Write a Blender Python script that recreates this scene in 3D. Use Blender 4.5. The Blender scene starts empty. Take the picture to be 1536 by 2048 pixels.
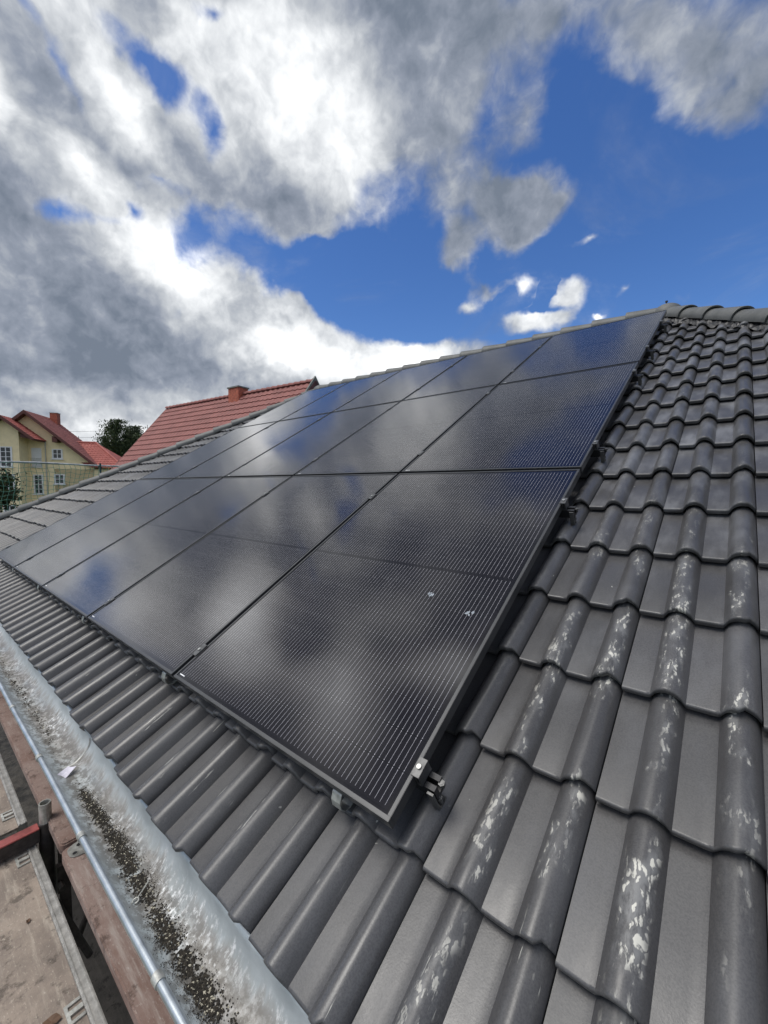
import bpy, bmesh, math, random
from mathutils import Vector, Matrix, Euler
import numpy as np

random.seed(7)
SC = bpy.context.scene
COL = SC.collection
R = math.radians
PITCH = R(30)

# ------------------------------------------------------------------ camera
cam_data = bpy.data.cameras.new('camera')
cam = bpy.data.objects.new('camera', cam_data)
COL.objects.link(cam)
right = Vector((0.7663829, 0.64237363, 0.00365686))
back = Vector((0.64102391, -0.76511808, 0.06068498))
up = back.cross(right)
mw = Matrix((right, up, back)).transposed().to_4x4()
mw.translation = Vector((0.5691111, -0.69837633, 0.77092555))
cam.matrix_world = mw
cam_data.sensor_fit = 'VERTICAL'
cam_data.sensor_height = 36.0
cam_data.lens = 820.736 / 2048 * 36
cam_data.clip_start = 0.02
cam_data.clip_end = 5000
SC.camera = cam

# ------------------------------------------------------------------ exposure
SC.view_settings.view_transform = 'Standard'
SC.view_settings.look = 'None'
SC.view_settings.exposure = 0.32
SC.view_settings.gamma = 1.0
SC.view_settings.use_curve_mapping = False
SC.render.use_persistent_data = False

# ------------------------------------------------------------------ world: sky with broken cloud
SUN_AZ, SUN_EL = 240.0, 62.0
CLOUD_COVER = [
    (138.525, 41.644, 0.346, 0.206, -178.676, 1.5), (143.757, 32.077, 0.151, 0.11, -170.226, 0.9),
    (124.795, 43.214, 0.273, 0.114, -169.766, 0.6), (151.22, 44.054, 0.118, 0.047, 164.718, 0.5),
    (115.391, 45.779, 0.264, 0.055, -169.588, 0.75), (93.401, 38.455, 0.207, 0.099, -145.018, 0.8),
    (116.208, 33.035, 0.142, 0.141, -156.773, 0.85), (107.778, 32.243, 0.122, 0.064, 178.756, 1.2),
    (120.273, 28.261, 0.058, 0.082, 166.62, 1.3), (112.42, 30.333, 0.121, 0.072, -171.111, 0.8),
    (90.718, 33.973, 0.088, 0.071, -155.645, 0.35), (169.208, 35.106, 0.081, 0.126, 154.66, 1.3),
    (161.907, 35.931, 0.087, 0.172, 139.944, 1.1), (168.025, 26.866, 0.156, 0.118, -177.485, 1.0),
    (165.803, 18.648, 0.275, 0.149, 178.093, 1.4), (157.384, 23.332, 0.174, 0.112, 168.184, 0.8),
    (157.047, 33.542, 0.159, 0.09, 164.044, 0.9), (165.308, 30.868, 0.074, 0.053, -179.837, 0.6),
    (162.286, 26.848, 0.101, 0.084, 163.852, 0.6), (150.977, 7.233, 0.926, 0.131, 172.836, 1.4),
    (130.576, 15.605, 0.298, 0.087, 172.072, 0.8), (123.104, 17.965, 0.078, 0.042, 172.482, 0.7),
    (168.975, 2.243, 0.661, 0.084, 177.915, 1.2), (114.417, 10.158, 0.326, 0.067, 174.472, 0.3),
    (170.363, 8.898, 0.487, 0.177, 172.236, 1.5), (149.042, 13.529, 0.436, 0.158, 175.162, 1.2),
    (146.439, 21.287, 0.17, 0.108, -176.776, 1.3), (141.954, 23.342, 0.063, 0.047, 174.997, 0.7),
    (137.367, 19.089, 0.248, 0.116, -163.647, 1.1), (122.416, 16.733, 0.213, 0.085, -178.016, 0.6),
    (115.778, 13.98, 0.324, 0.065, 175.359, 0.5), (152.433, 22.147, 0.114, 0.055, 170.936, 0.4),
    (112.134, 24.6, 0.078, 0.049, -172.568, 1.35), (106.302, 22.624, 0.086, 0.053, 174.327, 1.4),
    (117.576, 23.276, 0.071, 0.033, 170.767, 1.35), (116.652, 25.171, 0.047, 0.026, -174.444, 1.1),
    (110.804, 20.45, 0.084, 0.037, -173.281, 1.5), (109.11, 23.801, 0.02, 0.06, -158.062, -1.6),
    (114.702, 23.137, 0.023, 0.045, -156.332, -0.9), (109.154, 21.341, 0.057, 0.014, 177.879, -0.9),
    (100.871, 21.701, 0.042, 0.023, 157.846, 0.95), (103.049, 19.471, 0.025, 0.013, -170.609, 1.1),
    (104.264, 27.519, 0.096, 0.031, 174.713, 1.5), (106.805, 20.605, 0.069, 0.054, -110.568, 0.5),
    (136.007, 23.706, 0.046, 0.022, -154.766, 0.55), (141.942, 24.419, 0.041, 0.019, 174.796, 0.5),
    (167.023, 37.199, 0.05, 0.097, 140.207, -1.6), (152.008, 37.671, 0.044, 0.065, -177.352, -1.2),
    (158.286, 40.749, 0.108, 0.054, -163.781, -1.45), (151.738, 45.1, 0.089, 0.032, 170.897, -1.4),
    (169.699, 39.687, 0.035, 0.04, 151.881, -0.9), (167.625, 26.588, 0.083, 0.03, 160.735, -1.2),
    (161.966, 28.973, 0.045, 0.051, -164.576, -1.1), (158.388, 32.226, 0.083, 0.034, 172.63, -1.25),
    (138.648, 27.27, 0.154, 0.053, 154.48, -1.2), (133.313, 24.886, 0.32, 0.104, 178.401, -1.5),
    (108.695, 25.508, 0.308, 0.139, -170.679, -0.9), (116.382, 39.074, 0.051, 0.058, -171.501, -0.45),
    (105.252, 37.931, 0.093, 0.056, -164.369, -1.0), (98.243, 29.709, 0.281, 0.109, -154.646, -1.2),
    (155.833, 21.093, 0.041, 0.059, -157.587, -0.5), (106.584, 42.806, 0.044, 0.032, -163.779, -0.3),
    (152.483, 20.014, 0.058, 0.038, 171.717, -0.4), (115.041, 35.836, 0.062, 0.035, -171.3, -0.2),
    (178.413, 25.534, 0.17, 0.16, 153.839, 1.0), (-177.386, 11.033, 0.201, 0.117, 165.607, 1.2),
    (176.358, 35.541, 0.066, 0.118, 168.469, 0.3), (196, 48, 0.62, 0.5, 0, 1.6),
    (200, 64, 0.8, 0.55, 0, 1.3), (150, 76, 0.6, 0.45, 0, 1.3),
]
CLOUD_LIGHT = [
    (143.582, 41.819, 0.228, 0.172, -174.303, 0.55), (134.634, 38.61, 0.174, 0.151, -150.25, 0.3),
    (161.826, 37.651, 0.066, 0.133, 139.902, 0.6), (165.74, 30.921, 0.067, 0.045, 179.896, 0.5),
    (160.359, 26.443, 0.143, 0.105, -168.237, 0.5), (154.016, 26.854, 0.107, 0.075, 168.408, 0.3),
    (134.616, 46.008, 0.094, 0.036, 176.508, 0.1), (144.577, 19.212, 0.193, 0.115, -165.481, 0.75),
    (129.215, 17.458, 0.171, 0.074, -179.974, 0.6), (122.432, 17.942, 0.134, 0.052, -177.867, 0.5),
    (138.719, 16.631, 0.246, 0.085, 177.275, 0.35), (156.746, 6.898, 0.495, 0.089, 176.3, 0.45),
    (168.051, 4.438, 0.225, 0.038, 176.266, 0.25), (168.956, 39.429, 0.036, 0.03, 152.63, 0.1),
    (153.974, 44.056, 0.114, 0.035, 162.644, 0.25), (112.134, 24.6, 0.074, 0.054, -172.568, 0.5),
    (106.015, 22.478, 0.083, 0.054, -170.566, 0.5), (117.253, 23.251, 0.062, 0.028, -175.105, 0.5),
    (110.804, 20.45, 0.07, 0.038, -173.281, 0.55), (100.871, 21.701, 0.051, 0.026, -168.585, 0.3),
    (103.051, 19.524, 0.027, 0.023, -170.585, 0.9), (104.264, 27.519, 0.078, 0.024, -167.657, 0.3),
    (121.181, 23.62, 0.422, 0.095, -176.649, 0.1), (154.656, 23.83, 0.098, 0.096, -159.114, 0.45),
    (160.889, 25.416, 0.088, 0.052, -173.547, 0.2), (170.974, 30.365, 0.044, 0.038, 156.074, 0.15),
    (169.317, 33.08, 0.057, 0.036, 155.702, 0.15), (167.604, 16.808, 0.235, 0.112, 172.937, 0.02),
    (146.262, 31.32, 0.136, 0.09, 179.759, -0.12), (109.441, 44.269, 0.368, 0.083, -165.502, -0.08),
    (94.215, 38.13, 0.162, 0.089, -156.201, -0.14), (113.714, 32.737, 0.201, 0.114, -171.219, -0.14),
    (156.961, 35.842, 0.093, 0.078, 163.218, -0.06), (168.653, 11.169, 0.188, 0.027, 170.927, -0.1),
    (150, 86, 0.4, 0.38, 0, 1.8), (242, 58, 0.5, 0.42, 0, 1.8),  # unseen bright cloud overhead and to the left, added to light the roof
    (192, 18, 0.36, 0.24, 0, 1.3), (186, 30, 0.25, 0.2, 0, 0.3),  # from here on, unseen cloud tones set to shape the panel reflections
    (206, 57, 0.24, 0.18, 0, -0.7), (-178.909, 34.574, 0.096, 0.155, 109.09, 1.9),
    (-171.248, 50.457, 0.128, 0.169, 101.813, 2.0), (176.569, 62.517, 0.158, 0.081, 111.947, 1.8),
    (-172.738, 41.707, 0.111, 0.08, 103.358, 0.9), (170.712, 51.171, 0.184, 0.074, 116.347, 0.8),
    (126.213, 56.29, 0.111, 0.059, 150.051, 0.6), (159.432, 55.931, 0.092, 0.091, 125.252, 0.3),
    (137.827, 51.544, 0.09, 0.077, 140.646, 0.3), (164.9, 44.295, 0.094, 0.078, 120.966, 0.5),
    (-178.818, 44.106, 0.088, 0.085, 108.239, -0.3), (145.656, 61.19, 0.131, 0.134, 136.634, -0.25),
    (155.115, 48.05, 0.079, 0.094, 128.112, -0.35), (-171.704, 23.675, 0.1, 0.075, 104.205, -0.1),
    (177.801, 69.078, 0.121, 0.115, 111.408, -0.2),
]

world = bpy.data.worlds.new('World')
SC.world = world
world.use_nodes = True
WT = world.node_tree
WT.nodes.clear()
def wn(t, **kw):
    n = WT.nodes.new(t)
    for k, v in kw.items():
        setattr(n, k, v)
    return n
def wl(a, b):
    WT.links.new(a, b)
def wmath(op, a, b=None, c=None, clamp=False):
    n = wn('ShaderNodeMath', operation=op, use_clamp=clamp)
    for i, v in enumerate((a, b, c)):
        if v is None:
            continue
        if isinstance(v, (int, float)):
            n.inputs[i].default_value = v
        else:
            wl(v, n.inputs[i])
    return n.outputs[0]
def wramp(v, a, b, lo=0.0, hi=1.0, mode='SMOOTHSTEP'):
    n = wn('ShaderNodeMapRange', interpolation_type=mode)
    wl(v, n.inputs[0])
    n.inputs[1].default_value = a
    n.inputs[2].default_value = b
    n.inputs[3].default_value = lo
    n.inputs[4].default_value = hi
    return n.outputs[0]

wtc = wn('ShaderNodeTexCoord')
wdir = wtc.outputs['Generated']
sky = wn('ShaderNodeTexSky', sky_type='NISHITA')
sky.sun_disc = False
sky.sun_elevation = R(SUN_EL)
sky.sun_rotation = R(90 - SUN_AZ)
sky.air_density = 1.0
sky.dust_density = 0.35
sky.ozone_density = 5.0
# cloud-layer coordinates: the direction divided by its height above the horizon
sep = wn('ShaderNodeSeparateXYZ')
wl(wdir, sep.inputs[0])
zc = wmath('ADD', wmath('MAXIMUM', sep.outputs[2], 0.0), 0.16)
comb = wn('ShaderNodeCombineXYZ')
wl(wmath('DIVIDE', sep.outputs[0], zc), comb.inputs[0])
wl(wmath('DIVIDE', sep.outputs[1], zc), comb.inputs[1])
plane = comb.outputs[0]
def noise(vec, scale, detail, rough=0.55, dist=0.0):
    n = wn('ShaderNodeTexNoise')
    n.inputs['Scale'].default_value = scale
    n.inputs['Detail'].default_value = detail
    n.inputs['Roughness'].default_value = rough
    n.inputs['Distortion'].default_value = dist
    wl(vec, n.inputs['Vector'])
    return n
def vadd(vec, nz, amp):
    s = wn('ShaderNodeVectorMath', operation='SUBTRACT')
    wl(nz.outputs['Color'], s.inputs[0]); s.inputs[1].default_value = (0.5, 0.5, 0.5)
    m = wn('ShaderNodeVectorMath', operation='SCALE')
    wl(s.outputs[0], m.inputs[0]); m.inputs['Scale'].default_value = amp
    a = wn('ShaderNodeVectorMath', operation='ADD')
    wl(vec, a.inputs[0]); wl(m.outputs[0], a.inputs[1])
    return a.outputs[0]
warped = vadd(vadd(wdir, noise(wdir, 3.2, 3.0), 0.11), noise(wdir, 11.0, 4.0, 0.6), 0.06)
def blobs(rows, start, vec):
    acc = start
    for az, el, a, b, roll, w in rows:
        az, el, roll = R(az), R(el), R(roll)
        c = Vector((math.cos(el) * math.cos(az), math.cos(el) * math.sin(az), math.sin(el)))
        y = Vector((-math.sin(az), math.cos(az), 0))
        z = c.cross(y)
        y2 = y * math.cos(roll) + z * math.sin(roll)
        z2 = c.cross(y2)
        e = Matrix((c, y2, z2)).transposed().to_euler('XYZ')
        m = wn('ShaderNodeMapping', vector_type='TEXTURE')
        m.inputs['Location'].default_value = c
        m.inputs['Rotation'].default_value = e
        m.inputs['Scale'].default_value = (1.2, a, b)
        wl(vec, m.inputs['Vector'])
        g = wn('ShaderNodeTexGradient', gradient_type='SPHERICAL')
        wl(m.outputs[0], g.inputs[0])
        acc = wmath('MULTIPLY_ADD', g.outputs['Fac'], w, acc)
    return acc
cover = blobs(CLOUD_COVER, 0.0, warped)
n_big = noise(vadd(wdir, noise(wdir, 2.0, 2.0), 0.3), 4.5, 9.0, 0.60, 0.0).outputs['Fac']
n_wisp = noise(plane, 1.6, 8.0, 0.62, 0.6).outputs['Fac']
# behind and above the photographer the cloud field simply goes on
away = wmath('MULTIPLY', wramp(wmath('ADD', wmath('MULTIPLY', sep.outputs[0], 0.641), wmath('MULTIPLY', sep.outputs[1], -0.765)), -0.45, 0.1), 0.75)
field = wmath('ADD', wmath('MULTIPLY', cover, 1.6), away)
field = wmath('MULTIPLY_ADD', wmath('SUBTRACT', n_big, 0.5), 1.8, field)
field = wmath('MULTIPLY_ADD', wmath('SUBTRACT', n_wisp, 0.5), 0.9, field)
def billow(vec):
    return noise(vadd(vec, noise(vec, 14.0, 3.0), 0.06), 10.0, 8.0, 0.55).outputs['Fac']
puff = billow(wdir)
field = wmath('MULTIPLY_ADD', wmath('SUBTRACT', puff, 0.5), 2.0, field)
veil = wmath('MULTIPLY', wramp(n_wisp, 0.50, 0.82), 0.40)
alpha = wmath('MAXIMUM', wramp(field, 0.02, 1.20), veil)
# the side of every billow that faces the sun is brighter
moved = wn('ShaderNodeVectorMath', operation='ADD')
wl(wdir, moved.inputs[0])
_az, _el = R(135), R(58)
moved.inputs[1].default_value = tuple(0.022 * c for c in (math.cos(_el) * math.cos(_az), math.cos(_el) * math.sin(_az), math.sin(_el)))
relief = wmath('SUBTRACT', puff, billow(moved.outputs[0]))
light = blobs(CLOUD_LIGHT, 0.30, warped)
light = wmath('MULTIPLY_ADD', wmath('SUBTRACT', noise(vadd(wdir, noise(wdir, 6.0, 2.0), 0.15), 4.5, 3.0, 0.5).outputs['Fac'], 0.5), 0.75, light)
light = wmath('MULTIPLY_ADD', relief, 1.1, light)
# thick cores are greyer than the thin sunlit rims
light = wmath('MULTIPLY_ADD', wramp(field, 0.5, 2.0), -0.10, light)
light = wmath('MULTIPLY', wmath('MAXIMUM', light, 0.02), 1.12)
shade = wn('ShaderNodeValToRGB')
light = wmath('ADD', light, wramp(wmath('ADD', wmath('MULTIPLY', sep.outputs[0], 0.60), wmath('MULTIPLY', sep.outputs[1], -0.80)), 0.0, 0.5, 0.0, 0.30))  # unseen cloud behind the camera, brightened to light the house fronts
wl(light, shade.inputs[0])
cr = shade.color_ramp
CL = 10.0
pts = [(0.0, (0.14, 0.17, 0.22)), (0.25, (0.24, 0.27, 0.33)), (0.5, (0.43, 0.455, 0.49)), (0.78, (0.72, 0.74, 0.76)), (1.0, (0.95, 0.96, 0.97))]
while len(cr.elements) < len(pts):
    cr.elements.new(0.5)
for e_, (p_, c_) in zip(cr.elements, pts):
    e_.position = p_
    e_.color = (*c_, 1)
shine = wramp(light, 0.95, 2.2, 1.0, 2.6, 'LINEAR')          # extra glow for the unseen bright cloud patches added to light the scene
cl = wn('ShaderNodeVectorMath', operation='SCALE')
wl(shade.outputs[0], cl.inputs[0])
wl(wmath('MULTIPLY', shine, CL), cl.inputs['Scale'])
hs = wn('ShaderNodeHueSaturation')
wl(sky.outputs[0], hs.inputs['Color'])
hs.inputs['Hue'].default_value = 0.510
hs.inputs['Saturation'].default_value = 1.20
hs.inputs['Value'].default_value = 1.10
wmix = wn('ShaderNodeMix', data_type='RGBA')
wl(alpha, wmix.inputs[0]); wl(hs.outputs[0], wmix.inputs[6]); wl(cl.outputs[0], wmix.inputs[7])
bg = wn('ShaderNodeBackground')
bg.inputs['Strength'].default_value = 0.1
wl(wmix.outputs[2], bg.inputs['Color'])
wo = wn('ShaderNodeOutputWorld')
wl(bg.outputs[0], wo.inputs[0])
world.cycles.sampling_method = 'MANUAL'
world.cycles.sample_map_resolution = 1024

# ------------------------------------------------------------------ sun behind cloud: very soft
sd = bpy.data.lights.new('sun', 'SUN')
sd.energy = 1.5
sd.angle = R(26)
sd.color = (1.0, 0.96, 0.90)
sun = bpy.data.objects.new('sun', sd)
COL.objects.link(sun)
saz, sel = R(SUN_AZ), R(SUN_EL)
sdir = Vector((math.cos(sel) * math.cos(saz), math.cos(sel) * math.sin(saz), math.sin(sel)))
sun.rotation_euler = sdir.to_track_quat('Z', 'Y').to_euler()

# ------------------------------------------------------------------ helpers
RM = Matrix.Rotation(PITCH, 3, 'X')          # roof frame (x along eave, v up the slope, n off the roof) -> world

def roofw(x, v, n):
    return RM @ Vector((x, v, n))

class MB:
    """collects faces of ONE mesh object"""
    def __init__(self):
        self.v = []; self.f = []; self.attr = {}
        self.smooth = False
    def add(self, verts, faces):
        o = len(self.v)
        self.v.extend([tuple(p) for p in verts])
        self.f.extend([tuple(i + o for i in f) for f in faces])
        return self
    def box(self, x0, x1, y0, y1, z0, z1, mat=None):
        p = [Vector((x, y, z)) for z in (z0, z1) for y in (y0, y1) for x in (x0, x1)]
        if mat is not None:
            p = [mat @ q for q in p]
        return self.add(p, [(0, 2, 3, 1), (4, 5, 7, 6), (0, 1, 5, 4), (2, 6, 7, 3), (0, 4, 6, 2), (1, 3, 7, 5)])
    def prism(self, poly, axis_vec, mat=None):
        """poly: list of 3D points (planar), extruded by axis_vec"""
        a = Vector(axis_vec); n = len(poly)
        p = [Vector(q) for q in poly] + [Vector(q) + a for q in poly]
        if mat is not None:
            p = [mat @ q for q in p]
        f = [tuple(range(n))[::-1], tuple(range(n, 2 * n))]
        f += [(i, (i + 1) % n, n + (i + 1) % n, n + i) for i in range(n)]
        return self.add(p, f)
    def tube(self, pts, r, seg=8, caps=True, r2=None):
        pts = [Vector(p) for p in pts]
        rings = []
        n = len(pts)
        ref = None
        for i, p in enumerate(pts):
            d = (pts[min(i + 1, n - 1)] - pts[max(i - 1, 0)]).normalized()
            if ref is None:
                ref = d.orthogonal().normalized()
            ref = (ref - d * ref.dot(d)).normalized()
            s = d.cross(ref)
            rr = r if not isinstance(r, (list, tuple)) else r[i]
            rings.append([p + (ref * math.cos(2 * math.pi * k / seg) + s * math.sin(2 * math.pi * k / seg)) * rr for k in range(seg)])
        o = len(self.v)
        for g in rings:
            self.v.extend([tuple(q) for q in g])
        for i in range(n - 1):
            for k in range(seg):
                a = o + i * seg + k; b = o + i * seg + (k + 1) % seg
                self.f.append((a, b, b + seg, a + seg))
        if caps:
            self.f.append(tuple(o + k for k in range(seg))[::-1])
            self.f.append(tuple(o + (n - 1) * seg + k for k in range(seg)))
        return self
    def loft(self, rows, closed=False):
        """rows: equally long lists of points, joined into a sheet"""
        o = len(self.v); m = len(rows[0])
        for r_ in rows:
            self.v.extend([tuple(q) for q in r_])
        for i in range(len(rows) - 1):
            for k in range(m if closed else m - 1):
                k2 = (k + 1) % m
                self.f.append((o + i * m + k, o + i * m + k2, o + (i + 1) * m + k2, o + (i + 1) * m + k))
        return self
    def build(self, name, mat, parent=None, origin=None, smooth=False, sharp=40, bevel=0, solid=0):
        o_ = Vector(origin) if origin is not None else Vector((0, 0, 0))
        me = bpy.data.meshes.new(name)
        me.from_pydata([tuple(Vector(q) - o_) for q in self.v], [], self.f)
        me.validate()
        for k, vals in self.attr.items():
            at = me.attributes.new(k, 'FLOAT', 'POINT')
            at.data.foreach_set('value', np.array(vals, dtype=np.float32))
        me.materials.append(mat)
        bm = bmesh.new(); bm.from_mesh(me)
        bmesh.ops.recalc_face_normals(bm, faces=bm.faces) if not self.attr else None
        if bevel:
            bmesh.ops.bevel(bm, geom=[e for e in bm.edges if len(e.link_faces) == 2 and e.calc_face_angle(0) > 0.6], offset=bevel, segments=2, affect='EDGES', clamp_overlap=True)
        for f in bm.faces:
            f.smooth = smooth
        if smooth:
            lim = R(sharp)
            for e in bm.edges:
                if len(e.link_faces) == 2 and e.calc_face_angle(0) > lim:
                    e.smooth = False
        bm.to_mesh(me); bm.free()
        ob = bpy.data.objects.new(name, me)
        COL.objects.link(ob)
        if parent is not None:
            ob.parent = parent
        else:
            ob.location = o_
        if solid:
            md = ob.modifiers.new('solid', 'SOLIDIFY'); md.thickness = solid; md.offset = -1
        return ob

def tag(o, label, cat, group=None):
    o['label'] = label; o['category'] = cat
    if group:
        o['group'] = group
    return o

def thing(name, loc, label, cat, group=None, rot=(0, 0, 0)):
    e = bpy.data.objects.new(name, None)
    e.empty_display_size = 0.1
    COL.objects.link(e)
    e.location = loc; e.rotation_euler = rot
    return tag(e, label, cat, group)

def struct(o, kind='structure'):
    o['kind'] = kind
    return o

def children(o):
    return [c for c in COL.objects if c.parent == o]

def copy_tree(o, parent=None):
    c = o.copy(); COL.objects.link(c)
    c.parent = parent
    for ch in children(o):
        copy_tree(ch, c)
    return c

# ------------------------------------------------------------------ materials
class Mat:
    def __init__(self, name):
        self.m = bpy.data.materials.new(name); self.m.use_nodes = True
        self.t = self.m.node_tree
        self.b = self.t.nodes['Principled BSDF']
        self._tc = None
    def n(self, t, **kw):
        x = self.t.nodes.new(t)
        for k, v in kw.items():
            setattr(x, k, v)
        return x
    def l(self, a, b):
        self.t.links.new(a, b)
    def obj(self):
        if not self._tc:
            self._tc = self.n('ShaderNodeTexCoord')
        return self._tc.outputs['Object']
    def setin(self, x, i, v):
        if v is None:
            return
        if isinstance(v, bpy.types.NodeSocket):
            self.l(v, x.inputs[i])
        else:
            x.inputs[i].default_value = v
    def math(self, op, a, b=None, c=None, clamp=False):
        x = self.n('ShaderNodeMath', operation=op, use_clamp=clamp)
        for i, v in enumerate((a, b, c)):
            self.setin(x, i, v)
        return x.outputs[0]
    def mapr(self, v, a, b, lo=0.0, hi=1.0, mode='SMOOTHSTEP'):
        x = self.n('ShaderNodeMapRange', interpolation_type=mode)
        self.setin(x, 0, v)
        for i, q in enumerate((a, b, lo, hi)):
            x.inputs[i + 1].default_value = q
        return x.outputs[0]
    def noise(self, scale=5, detail=4, rough=0.55, vec=None, stretch=None, dist=0.0, col=False, seed=None):
        vec = vec or self.obj()
        if stretch or seed:
            mp = self.n('ShaderNodeMapping')
            if stretch:
                mp.inputs['Scale'].default_value = stretch
            if seed:
                mp.inputs['Location'].default_value = (seed, seed * 1.7, seed * 0.6)
            self.l(vec, mp.inputs[0]); vec = mp.outputs[0]
        x = self.n('ShaderNodeTexNoise')
        x.inputs['Scale'].default_value = scale; x.inputs['Detail'].default_value = detail
        x.inputs['Roughness'].default_value = rough; x.inputs['Distortion'].default_value = dist
        self.l(vec, x.inputs['Vector'])
        return x.outputs['Color' if col else 'Fac']
    def mix(self, fac, a, b, blend='MIX'):
        x = self.n('ShaderNodeMix', data_type='RGBA', blend_type=blend)
        self.setin(x, 0, fac)
        for i, v in ((6, a), (7, b)):
            self.setin(x, i, v if isinstance(v, bpy.types.NodeSocket) else (*v, 1) if len(v) == 3 else v)
        return x.outputs[2]
    def sep(self, vec=None):
        x = self.n('ShaderNodeSeparateXYZ'); self.l(vec or self.obj(), x.inputs[0]); return x.outputs
    def attr(self, name):
        x = self.n('ShaderNodeAttribute', attribute_name=name); return x.outputs['Fac']
    def bump(self, h, strength=0.3, dist=0.01):
        x = self.n('ShaderNodeBump'); x.inputs['Strength'].default_value = strength; x.inputs['Distance'].default_value = dist
        self.l(h, x.inputs['Height']); self.l(x.outputs[0], self.b.inputs['Normal'])
    def set(self, **kw):
        for k, v in kw.items():
            k = {'color': 'Base Color', 'rough': 'Roughness', 'metal': 'Metallic', 'spec': 'Specular IOR Level', 'ior': 'IOR',
                 'coat': 'Coat Weight', 'coat_rough': 'Coat Roughness'}.get(k, k)
            if isinstance(v, bpy.types.NodeSocket):
                self.l(v, self.b.inputs[k])
            elif k == 'Base Color':
                self.b.inputs[k].default_value = (*v, 1)
            else:
                self.b.inputs[k].default_value = v
        return self

def simple(name, color, rough=0.6, metal=0.0, var=0.25, scale=8.0, bump=0.0, spec=0.5):
    m = Mat(name)
    nz = m.noise(scale, 5, 0.6)
    a = tuple(c * (1 - var) for c in color); b = tuple(min(1, c * (1 + var)) for c in color)
    m.set(color=m.mix(m.mapr(nz, 0.3, 0.7), a, b), rough=rough, metal=metal, spec=spec)
    if bump:
        m.bump(m.noise(scale * 6, 4, 0.6), bump, 0.003)
    return m.m

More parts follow.
